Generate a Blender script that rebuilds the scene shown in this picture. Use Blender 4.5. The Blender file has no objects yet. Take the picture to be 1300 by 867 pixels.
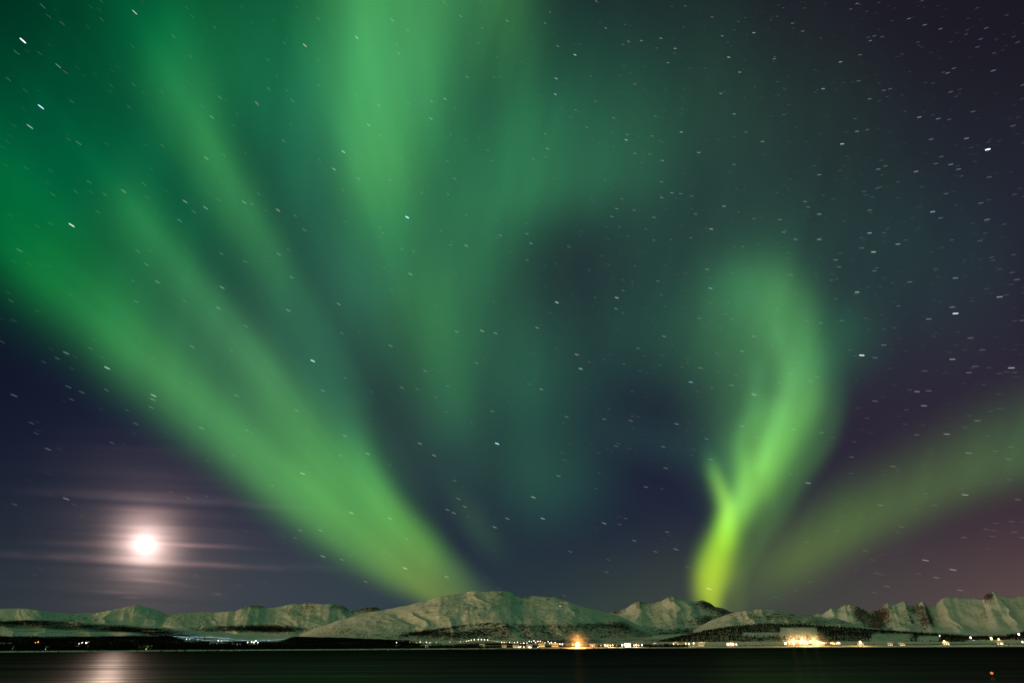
import bpy, math, random
from mathutils import Matrix, Vector
# ================================================================= camera, world, moonlight, exposure
F_PX = 722.2                       # focal length of the 20 mm lens in photo pixels
CAM_Z = 5.0
PITCH = math.atan((820.6-433.5)/F_PX)
ROLL = 0.0055
scene = bpy.context.scene
cam_d = bpy.data.cameras.new('camera'); cam = bpy.data.objects.new('camera', cam_d)
scene.collection.objects.link(cam); scene.camera = cam
cam_d.lens = 20; cam_d.sensor_width = 36; cam_d.clip_start = .1; cam_d.clip_end = 200000
cam.location = (0, 0, CAM_Z)
cam.rotation_euler = (Matrix.Rotation(math.pi/2+PITCH, 3, 'X') @ Matrix.Rotation(-ROLL, 3, 'Z')).to_euler()
world = bpy.data.worlds.new('World'); scene.world = world; world.use_nodes = True
world.node_tree.nodes['Background'].inputs[0].default_value = (.004, .012, .01, 1)
world.node_tree.nodes['Background'].inputs[1].default_value = 1.0
scene.view_settings.view_transform = 'Standard'; scene.view_settings.look = 'None'
scene.view_settings.exposure = 0; scene.view_settings.gamma = 1
scene.cycles.max_bounces = 8; scene.cycles.transparent_max_bounces = 24; scene.cycles.diffuse_bounces = 2
scene.cycles.sample_clamp_indirect = 4
MOON_W = .9                        # the moon itself is the only far lamp: its disc lights the snow and the water
MOON_E = 2700.0
WARM_FILL = (26.0, 16.4, 8.0)  # unseen warm patch added to the dome to light the snow
BACK_GREEN = (.02, .14, .07)
WATER_ROUGH = .37; WATER_SPEC = .10; WATER_ANI = 0.0; WATER_ROT = 0.0
LAMP_E = {'w': 7.0, 'b': 6.0, 'y': 5.0, 'o': 3.2, 'r': 3.0}
# ---------------------------------------------------------------- sky light fields (numpy)
import numpy as np
def lin(c):
    c = np.asarray(c, float)/255.0
    return np.where(c <= .04045, c/12.92, ((c+.055)/1.055)**2.4)
def smooth(a, b, x):
    t = np.clip((x-a)/(b-a), 0, 1); return t*t*(3-2*t)
def _hash(ix, iy, seed):
    h = (ix.astype(np.int64)*374761393 + iy.astype(np.int64)*668265263 + seed*1442695041) & 0x7fffffff
    h = ((h ^ (h >> 13))*1274126177) & 0x7fffffff
    h = ((h ^ (h >> 15))*1103515245) & 0x7fffffff
    return ((h ^ (h >> 16)) & 0xffff)/65535.0
def vnoise(x, y, seed=0):
    x, y = np.broadcast_arrays(np.asarray(x, float), np.asarray(y, float))
    ix, iy = np.floor(x), np.floor(y); fx, fy = x-ix, y-iy
    fx = fx*fx*fx*(fx*(fx*6-15)+10); fy = fy*fy*fy*(fy*(fy*6-15)+10)
    a, b = _hash(ix, iy, seed), _hash(ix+1, iy, seed)
    c, d = _hash(ix, iy+1, seed), _hash(ix+1, iy+1, seed)
    return (a+(b-a)*fx)*(1-fy)+(c+(d-c)*fx)*fy
def fbm(x, y, seed=0, octv=5, gain=.5):
    s, a, n = 0, 1.0, 0
    for k in range(octv):
        s = s+a*(vnoise(x*2**k+17.3*k, y*2**k-9.1*k, seed+k)-.5); n += a; a *= gain
    return s/n*2
def spline(pts, n=14):
    p = np.array(pts, float); out = []
    q = np.vstack([2*p[0]-p[1], p, 2*p[-1]-p[-2]])
    for i in range(1, len(q)-2):
        for t in np.linspace(0, 1, n, endpoint=False):
            a, b, c, d = q[i-1], q[i], q[i+1], q[i+2]
            out.append(.5*((2*b)+(c-a)*t+(2*a-5*b+4*c-d)*t*t+(3*b-a-3*c+d)*t**3))
    out.append(p[-1]); return np.array(out)
def stroke(u, v, pts, amp=1.0, pw=1.0):
    P = np.array(pts, float); m = 3.4*P[:, 2:4].max()
    out = np.zeros(u.shape+(3,))
    r = np.nonzero((v[:, 0] > P[:, 1].min()-m) & (v[:, 0] < P[:, 1].max()+m))[0]
    c = np.nonzero((u[0] > P[:, 0].min()-m) & (u[0] < P[:, 0].max()+m))[0]
    if len(r) and len(c):
        q = (slice(r[0], r[-1]+1), slice(c[0], c[-1]+1))
        out[q] = _stroke(u[q], v[q], pts, amp, pw)
    return out
def blur(a, sig):
    """gaussian blur of a field sampled on an even grid, sig in samples"""
    n = int(3*sig)+1; k = np.exp(-.5*(np.arange(-n, n+1)/sig)**2); k /= k.sum()
    for ax in (0, 1):
        p = np.pad(a, [(n, n) if i == ax else (0, 0) for i in range(3)], mode='edge')
        L = a.shape[ax]
        a = sum(k[i]*np.take(p, range(i, i+L), axis=ax) for i in range(2*n+1))
    return a
def _stroke(u, v, pts, amp=1.0, pw=1.0):
    """pts rows: u, v, width to the left of travel, width to the right, r, g, b (display values of the light added)"""
    P = np.array(pts, float); S = spline(P)
    best = np.full(u.shape, 1e18); out = np.zeros(u.shape+(3,))
    sig = np.zeros(u.shape)
    for i in range(len(S)-1):
        a, b = S[i], S[i+1]; d = b[:2]-a[:2]; L2 = (d*d).sum()+1e-9
        t = ((u-a[0])*d[0]+(v-a[1])*d[1])/L2
        if i > 0: t = np.maximum(t, 0)
        if i < len(S)-2: t = np.minimum(t, 1)
        lo, hi = (0 if i > 0 else -1e9), (1 if i < len(S)-2 else 1e9)
        tc = np.clip(t, 0, 1)
        ex, ey = u-(a[0]+d[0]*tc), v-(a[1]+d[1]*tc)
        cr = d[0]*ey-d[1]*ex                       # >0: on the right of travel (v points down)
        D2 = ex*ex+ey*ey
        k = a[None]+(b-a)[None]*tc.reshape(-1, 1)
        k = k.reshape(u.shape+(S.shape[1],))
        w = 1/(1+np.exp(-np.clip(cr/np.sqrt(L2)/12, -30, 30)))
        s = k[..., 2]*(1-w)+k[..., 3]*w
        m = D2 < best
        best = np.where(m, D2, best); sig = np.where(m, s, sig)
        out[m] = lin(np.clip(k[..., 4:7][m], 0, 255))
    prof = np.exp(-.5*(np.sqrt(best)/np.maximum(sig, 1))**(2*pw))
    return out*prof[..., None]*amp
def blob(u, v, x, y, sx, sy, c, rot=0.0, amp=1.0):
    r = np.radians(rot); dx, dy = u-x, v-y
    a, b = dx*np.cos(r)+dy*np.sin(r), -dx*np.sin(r)+dy*np.cos(r)
    return np.exp(-.5*((a/sx)**2+(b/sy)**2))[..., None]*lin(c)*amp
SKY_PTS = [(-100,300,8,12,30),(0,450,12,16,36),(0,560,20,28,42),(0,680,28,42,52),(0,760,46,57,62),(150,560,34,38,62),(150,640,38,44,60),
 (150,760,60,62,66),(300,740,58,66,74),(300,650,42,44,66),(430,740,58,70,78),(640,600,34,46,58),(650,700,30,46,62),
 (750,600,26,30,56),(820,650,28,34,58),(700,330,32,42,52),(620,400,34,50,52),(800,760,58,72,64),(900,760,62,72,60),(1000,745,66,70,62),(1100,750,78,70,70),
 (1300,755,108,88,82),(1300,680,74,57,62),(1300,600,56,42,53),(1180,600,50,42,56),(1080,600,40,38,56),(1200,480,44,38,56),(1300,430,42,34,54),(1250,300,33,38,50),(1180,330,33,45,54),
 (1250,50,28,25,36),(1000,0,30,30,40),(1100,200,34,40,46),(1000,300,32,44,54),(850,520,30,36,50),(390,230,30,46,50),(480,430,38,52,56),(550,600,38,52,54),
 (200,100,2,26,28),(0,0,0,14,18),(60,220,0,20,18),(650,100,26,46,50),(1300,-150,24,22,32),(400,-200,16,30,36),(800,-100,24,32,40),(1450,600,66,44,54),(1450,300,40,34,52),(-150,760,44,48,58),(1450,760,118,88,84)]
def f_sky(u, v):
    P = np.array(SKY_PTS, float); c = lin(P[:, 2:5])**.4545
    num = 0; den = 0
    for i in range(len(P)):
        w = np.exp(-.5*(((u-P[i, 0])/125)**2+((v-P[i, 1])/(55 if P[i,1] > 620 else 95))**2))+1e-7/(1+((u-P[i,0])**2+(v-P[i,1])**2)/1e4)
        num = num+w[..., None]*c[i]; den = den+w
    return (num/den[..., None])**2.2
def f_cloud(u, v):
    """moon halo painted as emission on thin cloud, cut into long level wisps"""
    x, y = 184, 691
    vv = v-.05*(u-x)
    wis = fbm(u/420., vv/10., 71, 4)
    wis2 = fbm(u/260.+5, vv/26., 77, 3)
    r = np.hypot((u-x)*.93, (v-y))
    o = np.exp(-.5*(r/11.)**2)[..., None]*np.array([.75, .66, .62])
    o = o+np.exp(-.5*(r/22.)**2)[..., None]*lin((238,200,190))*np.clip(1+.6*wis+.4*wis2, .3, 2)[..., None]
    o = o+np.exp(-r/36.)[..., None]*lin((148,118,108))*np.clip(1+.55*wis, 0, 3)[..., None]
    h = np.exp(-np.abs(u-x)/120.)*np.exp(-np.abs(v-y)/60.)
    o = o+h[..., None]*lin((28,26,28))*np.clip(1+.8*wis+.5*wis2, 0, 4)[..., None]
    def line(x0, y0, x1, y1, th, c, bend=0.0):
        t = (u-x0)/(x1-x0); yy = y0+(y1-y0)*t+bend*4*t*(1-t)
        e = np.exp(-.5*((t-.5)/.27)**2)*np.exp(-.5*((v-yy)/th)**2)
        return .72*(e*np.clip(1+1.3*fbm(u/55., vv/7., 83, 4), .1, 2.2))[..., None]*lin(c)
    o = o+line(60, 707, 330, 720, 2.2, (105,78,76))+line(95, 689, 300, 694, 2.0, (120,92,88), -1)+line(125, 644, 240, 650, 3., (70,52,54))
    o = o+line(145, 734, 245, 744, 1.6, (88,68,64), -2)+line(112, 750, 185, 753, 1.3, (74,60,54))+line(152, 758, 182, 758.5, .9, (78,64,56))
    o = o+line(20, 624, 330, 640, 3.5, (34,30,32))+line(-60, 700, 200, 710, 3.5, (30,24,28))+line(120, 631, 420, 647, 3., (38,30,36))
    o = o+line(268, 753, 284, 754, 1., (60,54,52))+line(300, 718, 470, 722, 3.0, (30,32,34))
    return o
def f_fan(u, v):
    """the great fan of rays on the left"""
    st = lambda *p, **k: stroke(u, v, p, **k)
    o = st((-140,160,60,40,0,80,28),(0,280,50,38,0,96,40),(60,338,44,38,14,114,44),(120,390,38,36,34,122,54),(200,462,32,34,58,130,62),(290,548,29,28,66,136,64),(370,622,28,24,68,136,58),(440,682,26,19,68,122,42),(500,722,26,15,80,116,30),(545,750,20,10,92,114,18),(600,785,15,9,76,94,18),(660,815,12,8,40,50,10), pw=1.1)
    o = o+st((120,-60,50,55,0,62,34),(190,30,44,50,0,78,40),(235,112,26,32,32,98,50),(268,190,20,26,46,112,56),(305,262,20,25,46,108,56),(345,335,20,24,36,92,50),(385,410,22,22,26,74,46),(425,480,22,24,22,66,44))
    o = o+st((20,160,44,50,0,40,24),(100,215,40,44,0,62,34),(165,270,26,30,32,94,46),(225,345,22,27,46,108,60),(280,410,20,24,54,114,66),(330,470,20,22,60,120,66),(375,535,22,24,62,126,60),(420,600,24,26,58,124,50),(475,665,24,26,50,100,34),(540,715,16,24,56,80,28),(590,745,12,18,44,60,20),(650,790,10,14,30,40,16))
    o = o+st((443,520,15,20,26,70,44),(456,580,15,20,44,104,48),(488,640,14,20,66,126,46),(536,688,13,20,64,114,30),(570,720,11,15,46,84,24),(600,747,12,15,26,46,20),(640,780,12,14,10,24,14), pw=1.1)
    o = o+blob(u, v, 40, 160, 170, 120, (0,66,40), 35)+blob(u, v, 200, 280, 130, 90, (0,62,38), 45)+blob(u, v, 330, 40, 110, 110, (10,88,46))
    o = o+blob(u, v, 430, 620, 60, 40, (36,78,30), 42)+blob(u, v, 300, 490, 110, 46, (22,66,38), 42)+blob(u, v, 400, 490, 26, 110, (16,56,38), -30)
    o = o+blob(u, v, 375, 190, 36, 120, (8,62,44), -14)+blob(u, v, 430, 400, 40, 90, (6,40,30), -22)+blob(u, v, 300, 130, 90, 80, (8,50,34))
    return o*np.array([.88, .87, .76])
def f_pillar(u, v):
    """bright pillar at the top and the veil that hangs from it"""
    st = lambda *p, **k: stroke(u, v, p, **k)
    o = st((490,-120,80,62,56,140,76),(487,0,68,54,62,144,78),(484,90,58,50,64,148,82),(480,160,50,44,60,140,74),(483,225,40,38,54,124,62),(492,285,32,36,30,92,46),(500,350,26,30,10,50,30), pw=1.2)
    o = o+st((600,-80,46,50,36,84,42),(585,20,40,44,28,80,42),(565,120,38,46,20,74,40),(570,220,44,50,16,76,42),(560,300,46,44,22,80,44),(550,380,32,42,34,98,48),(562,450,28,40,32,92,46),(576,520,22,32,24,74,40),(590,580,20,34,8,36,26))
    o = o+blob(u, v, 650, 180, 60, 90, (16,76,40), 10)+blob(u, v, 730, 190, 100, 62, (14,58,32), -15)+blob(u, v, 640, 460, 40, 70, (14,58,34), 0)+blob(u, v, 610, 330, 26, 80, (16,64,36), 8)
    o = o+blob(u, v, 645, 0, 34, 70, (34,80,34))+blob(u, v, 690, 480, 44, 50, (8,44,28))+blob(u, v, 600, 380, 60, 60, (10,40,22))+blob(u, v, 490, 275, 36, 66, (24,76,40))+blob(u, v, 425, 320, 34, 110, (10,44,30), -16)+blob(u, v, 700, 560, 60, 70, (6,40,24))+blob(u, v, 465, 370, 26, 60, (14,52,34), -14)+blob(u, v, 400, 130, 40, 90, (14,60,38), -6)+blob(u, v, 720, 190, 70, 50, (10,44,26))
    o = o+blob(u, v, 690, 610, 50, 40, (16,54,32))+blob(u, v, 760, 430, 60, 50, (8,44,30))+blob(u, v, 605, 665, 12, 36, (30,54,26), -35)+blob(u, v, 530, 560, 50, 60, (14,38,28), 40)
    o = o+blob(u, v, 820, 120, 130, 120, (12,46,30))+blob(u, v, 980, 200, 150, 110, (10,32,18))+blob(u, v, 720, 240, 70, 28, (16,56,32), -12)
    return o*np.array([1, .98, .90])
def f_curl(u, v):
    """the bright curl that rises behind the peaks"""
    st = lambda *p, **k: stroke(u, v, p, **k)
    o = st((913,800,5,5,60,80,0),(905,772,8,8,132,156,0),(903,752,12,11,156,184,0),(906,728,14,14,162,196,0),(914,698,12,14,152,202,0),(925,666,10,14,138,204,44),(940,640,12,16,112,178,58),(960,608,20,19,108,172,60),(982,572,28,19,94,158,58),(1002,540,28,18,82,144,56),(1018,510,25,17,72,128,54),(1020,478,28,17,62,118,54),(1014,440,30,22,54,108,50),(1000,402,32,28,52,106,50),(975,374,34,32,46,98,46),(945,366,34,30,30,80,42), pw=1.1)
    o = o+st((900,574,6,8,20,50,28),(906,596,6,8,76,128,48),(914,618,6,8,112,168,58),(922,645,7,9,118,174,56),(922,684,8,9,70,110,20), pw=1.0)
    o = o+st((962,470,10,9,20,50,28),(958,520,9,9,40,84,40),(942,560,7,9,50,96,44),(945,600,7,9,66,118,48),(938,640,8,9,60,100,40))+st((990,430,9,9,30,60,34),(1000,480,9,10,40,76,40),(985,540,9,11,50,90,46),(966,590,8,10,56,100,44))
    o = o+st((886,778,6,9,60,68,0),(889,745,7,12,74,90,0),(897,705,9,14,60,90,0),(914,668,10,14,36,66,20))
    o = o+st((930,775,16,12,44,52,0),(936,735,12,9,48,66,4),(950,700,14,11,40,66,16),(976,655,20,14,48,84,28),(1004,605,30,15,46,86,32),(1036,560,34,14,38,76,32),(1050,515,36,15,30,66,30),(1046,470,32,20,20,56,30), pw=1.3)
    o = o+blob(u, v, 955, 430, 46, 66, (46,92,46), 0)+blob(u, v, 972, 530, 32, 44, (46,90,42), 20)+blob(u, v, 895, 430, 60, 54, (18,58,32))+blob(u, v, 1068, 430, 30, 34, (10,62,34), 20)+blob(u, v, 880, 330, 160, 60, (8,38,24))+blob(u, v, 912, 560, 26, 50, (20,50,28))+blob(u, v, 1130, 350, 130, 90, (6,32,20))
    o = o+blob(u, v, 928, 600, 11, 30, (44,84,40), -10)+blob(u, v, 830, 560, 60, 22, (12,38,28), 14)
    return o
def f_band(u, v):
    """faint band running in from the right edge"""
    return stroke(u, v, ((1420,530,46,36,42,84,38),(1300,573,42,26,46,84,36),(1220,605,38,23,54,86,32),(1140,640,34,22,58,88,26),(1070,672,32,22,58,88,20),(1010,708,30,22,60,84,14),(965,735,28,22,44,64,14),(930,765,26,20,26,38,12))[::-1], pw=1.0)
def aurora_texture(u, v):
    # faint rays that spread out from the magnetic zenith, high above the frame
    a = np.degrees(np.arctan2(u-560, 1900+v)); b = np.hypot(u-560, 1900+v)
    c = np.degrees(np.arctan2(900-v, 690-u)); rr = np.hypot(690-u, 900-v)          # rays of the fan
    w = smooth(620, 520, u) if False else 1-smooth(480, 640, u)
    f1 = 1+.16*fbm(a*.7, b/900., 31, 4)+.06*fbm(u/90., v/90., 41, 3)
    return f1+w*.20*fbm(c/5.5+rr/1600., rr/1500., 51, 4)+w*.07*fbm(c/1.7, rr/900., 57, 3)+(1-w)*.14*fbm(u/26.+v/90., v/260., 61, 4)
# ---------------------------------------------------------------- directions
_cr, _sr = math.cos(ROLL), math.sin(ROLL)
_cp, _sp = math.cos(PITCH), math.sin(PITCH)
def direction(x, y):
    """unit direction (array ...x3) towards a point of the view, given as on a 1300 x 867 sheet"""
    x = np.asarray(x, float); y = np.asarray(y, float)
    a0, b0 = (x-650)/F_PX, -(y-433.5)/F_PX
    a, b = a0*_cr+b0*_sr, -a0*_sr+b0*_cr
    d = np.stack([a, _cp-b*_sp, _sp+b*_cp], -1)
    return d/np.linalg.norm(d, axis=-1, keepdims=True)
def sheet(d):
    """inverse of direction(), for directions in front"""
    X = d[..., 0]; Y = _cp*d[..., 1]+_sp*d[..., 2]; Z = -_sp*d[..., 1]+_cp*d[..., 2]
    Y = np.maximum(Y, 1e-3); a, b = X/Y, Z/Y
    a0, b0 = a*_cr-b*_sr, a*_sr+b*_cr
    return 650+F_PX*a0, 433.5-F_PX*b0, Y
def horiz(x, y, D):
    """point at horizontal distance D in the direction (x, y)"""
    d = direction(x, y); h = np.hypot(d[..., 0], d[..., 1])
    p = d*(np.asarray(D)/h)[..., None]; p[..., 2] += CAM_Z
    return p
MOON_DIR = Vector(direction(184, 691)[()])
# ---------------------------------------------------------------- helpers
def tag(o, label=None, cat=None, group=None, kind=None):
    if label: o['label'] = label
    if cat: o['category'] = cat
    if group: o['group'] = group
    if kind: o['kind'] = kind
    return o
def link(o): scene.collection.objects.link(o); return o
def mesh_np(name, V, Fc, mat=None, attrs=None, smooth=True, parent=None):
    """one mesh object from arrays: V (n,3), Fc (m,3 or 4)"""
    V = np.asarray(V, np.float32); Fc = np.asarray(Fc, np.int32)
    me = bpy.data.meshes.new(name); k = Fc.shape[1]
    me.vertices.add(len(V)); me.vertices.foreach_set('co', V.ravel())
    me.loops.add(Fc.size); me.loops.foreach_set('vertex_index', Fc.ravel())
    me.polygons.add(len(Fc)); me.polygons.foreach_set('loop_start', np.arange(0, Fc.size, k, dtype=np.int32))
    me.polygons.foreach_set('loop_total', np.full(len(Fc), k, np.int32))
    me.polygons.foreach_set('use_smooth', np.full(len(Fc), smooth))
    me.update(calc_edges=True); me.validate()
    for an, av in (attrs or {}).items():
        av = np.asarray(av, np.float32)
        if av.ndim == 2:
            at = me.attributes.new(an, 'FLOAT_COLOR', 'POINT')
            at.data.foreach_set('color', np.concatenate([av, np.ones((len(av), 1), np.float32)], 1).ravel())
        else:
            at = me.attributes.new(an, 'FLOAT', 'POINT'); at.data.foreach_set('value', av.ravel())
    if mat: me.materials.append(mat)
    o = link(bpy.data.objects.new(name, me)); o.parent = parent
    return o
def grid_faces(nr, nc, flip=False):
    i = (np.arange(nr-1)[:, None]*nc+np.arange(nc-1)[None]).ravel()
    f = np.stack([i, i+1, i+nc+1, i+nc], 1)
    return f[:, ::-1] if flip else f
class Nodes:
    def __init__(s, name):
        s.m = bpy.data.materials.new(name); s.m.use_nodes = True; s.t = s.m.node_tree; s.t.nodes.clear()
        s.out = s.t.nodes.new('ShaderNodeOutputMaterial')
    def n(s, typ, ins=None, **kw):
        d = s.t.nodes.new('ShaderNode'+typ)
        for k, val in kw.items(): setattr(d, k, val)
        for k, val in (ins or {}).items():
            if isinstance(val, bpy.types.NodeSocket): s.t.links.new(val, d.inputs[k])
            else: d.inputs[k].default_value = val
        return d
    def link(s, a, b): s.t.links.new(a, b)
    def math(s, op, a, b=0.0, clamp=False):
        d = s.t.nodes.new('ShaderNodeMath'); d.operation = op; d.use_clamp = clamp
        for i, val in enumerate((a, b)):
            if isinstance(val, bpy.types.NodeSocket): s.t.links.new(val, d.inputs[i])
            else: d.inputs[i].default_value = val
        return d.outputs[0]
    def ramp(s, fac, stops):
        d = s.t.nodes.new('ShaderNodeValToRGB'); s.t.links.new(fac, d.inputs[0])
        e = d.color_ramp.elements
        while len(e) < len(stops): e.new(.5)
        for i, (p, c) in enumerate(stops): e[i].position = p; e[i].color = (*c, 1) if len(c) == 3 else c
        return d.outputs[0]
    def mix(s, fac, a, b):
        d = s.t.nodes.new('ShaderNodeMix'); d.data_type = 'RGBA'
        for i, val in ((0, fac), (6, a), (7, b)):
            if isinstance(val, bpy.types.NodeSocket): s.t.links.new(val, d.inputs[i])
            else: d.inputs[i].default_value = val if i == 0 else (*val, 1)
        return d.outputs[2]
def m_glow(name, add=True):
    q = Nodes(name); a = q.n('Attribute', attribute_name='glow')
    e = q.n('Emission', {'Color': a.outputs['Color'], 'Strength': 1.0})
    if add:
        t = q.n('BsdfTransparent'); s = q.n('AddShader'); q.link(e.outputs[0], s.inputs[0]); q.link(t.outputs[0], s.inputs[1])
        q.link(s.outputs[0], q.out.inputs[0])
    else: q.link(e.outputs[0], q.out.inputs[0])
    q.m.cycles.emission_sampling = 'NONE'
    return q.m
def m_emit(name, c, s, sample='NONE'):
    q = Nodes(name); e = q.n('Emission', {'Color': (*c, 1), 'Strength': s}); q.link(e.outputs[0], q.out.inputs[0])
    q.m.cycles.emission_sampling = sample
    return q.m
def m_plain(name, c, rough=.8, vary=.25, scale=.6, metallic=0.0):
    q = Nodes(name); tc = q.n('TexCoord')
    no = q.n('TexNoise', {'Vector': tc.outputs['Object'], 'Scale': scale, 'Detail': 4.0})
    col = q.mix(no.outputs[0], tuple(x*(1-vary) for x in c), tuple(min(1, x*(1+vary)) for x in c))
    b = q.n('BsdfPrincipled', {'Base Color': col, 'Roughness': rough, 'Metallic': metallic, 'Specular IOR Level': 0.0 if rough > .85 else .3}); q.link(b.outputs[0], q.out.inputs[0])
    return q.m
# ================================================================= SKY
R_SKY = 60000.0
az = np.radians(np.arange(-180, 180.01, 1.5))
el = np.radians(np.concatenate([[-3, -1.5], np.arange(0, 12, .75), np.arange(12, 90.01, 2)]))
EL, AZ = np.meshgrid(el, az, indexing='ij')
D = np.stack([np.sin(AZ)*np.cos(EL), np.cos(AZ)*np.cos(EL), np.sin(EL)], -1)
su, sv, sy = sheet(D)
inside = smooth(.12, .35, sy)
cu, cv = np.clip(su, -400, 1700), np.clip(sv, -400, 790)
front = f_sky(cu, cv)
elev = np.degrees(EL)
# the half of the sky behind the viewer: green aurora overhead, an added warm patch low down on the left for unseen town light
hi = smooth(8, 60, elev)[..., None]
back = (1-hi)*lin((66, 78, 58))+hi*lin((58, 106, 64))
azd = np.degrees(AZ)
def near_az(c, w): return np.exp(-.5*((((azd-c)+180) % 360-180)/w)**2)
back = back+(near_az(-114, 23)*np.exp(-np.clip(elev, 0, 90)/4.5))[..., None]*np.array(WARM_FILL)
back = back+(near_az(150, 55)*np.exp(-np.abs(elev-40)/30))[..., None]*np.array(BACK_GREEN)  # unseen green patch, raised to tint the left slopes
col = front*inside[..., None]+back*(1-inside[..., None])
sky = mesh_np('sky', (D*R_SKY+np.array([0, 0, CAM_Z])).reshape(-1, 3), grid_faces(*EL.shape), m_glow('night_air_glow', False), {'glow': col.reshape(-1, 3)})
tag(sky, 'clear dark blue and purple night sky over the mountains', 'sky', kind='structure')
def glow_patch(name, field, u0, u1, v0, v1, step, R, blr, mat, thr=.0025, tex=True):
    u = np.arange(u0, u1+.1, step); v = np.arange(v0, v1+.1, step)
    V_, U_ = np.meshgrid(v, u, indexing='ij')
    c = field(U_, V_)
    if blr: c = blur(c, blr/step)
    if tex: c = c*aurora_texture(U_, V_)[..., None]
    e = np.minimum(np.minimum(U_-u0, u1-U_), np.minimum(V_-v0, v1-V_))
    c = c*smooth(0, 60, e)[..., None] if tex else c*smooth(0, 12, e)[..., None]
    lum = c.max(-1)
    c = c*(np.clip(lum-thr, 0, None)/np.maximum(lum, 1e-9))[..., None]
    P = direction(U_, V_)*R; P[..., 2] += CAM_Z
    F_ = grid_faces(*U_.shape); keep = (lum.ravel()[F_] > thr).any(1); F_ = F_[keep]
    used = np.unique(F_); remap = np.full(U_.size, -1); remap[used] = np.arange(len(used))
    return mesh_np(name, P.reshape(-1, 3)[used], remap[F_], mat, {'glow': c.reshape(-1, 3)[used]})
aur_m = m_glow('aurora_light')
o = glow_patch('aurora', f_fan, -150, 760, -150, 830, 4, 52000, 4.5, aur_m)
tag(o, 'great fan of green aurora rays sweeping from the upper left down to the middle mountain', 'aurora', 'aurora in the night sky')
o = glow_patch('aurora', f_pillar, 330, 1250, -150, 800, 4, 53000, 6, aur_m, .004)
tag(o, 'bright green aurora pillar at the top with a hazy veil hanging below it', 'aurora', 'aurora in the night sky')
o = glow_patch('aurora', f_curl, 720, 1330, 150, 830, 3, 51000, 2.6, aur_m, .003)
tag(o, 'bright yellow green curling aurora rising like a flame behind the rocky peaks', 'aurora', 'aurora in the night sky')
o = glow_patch('aurora', f_band, 850, 1450, 380, 830, 5, 54000, 6, aur_m, .003)
tag(o, 'faint olive green aurora band slanting in from the right edge', 'aurora', 'aurora in the night sky')
o = glow_patch('cloud', f_cloud, -120, 560, 520, 800, 2, 50500, 0, m_glow('painted_moon_halo'), .0016, tex=False)  # halo light is painted into the veil's glow colours
tag(o, 'thin pinkish cloud veil with level wisps glowing round the moon', 'cloud', kind='stuff')
# the moon
import bmesh
bm = bmesh.new(); bmesh.ops.create_uvsphere(bm, u_segments=40, v_segments=20, radius=1)
me = bpy.data.meshes.new('moon'); bm.to_mesh(me); bm.free()
moon = link(bpy.data.objects.new('moon', me)); moon.location = MOON_DIR*55000
moon.scale = (55000*math.tan(math.radians(MOON_W/2)),)*3
me.materials.append(m_emit('moon_surface', (1, .69, .55), MOON_E, 'FRONT'))
tag(moon, 'full moon blazing white low over the left mountains', 'moon')
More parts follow.
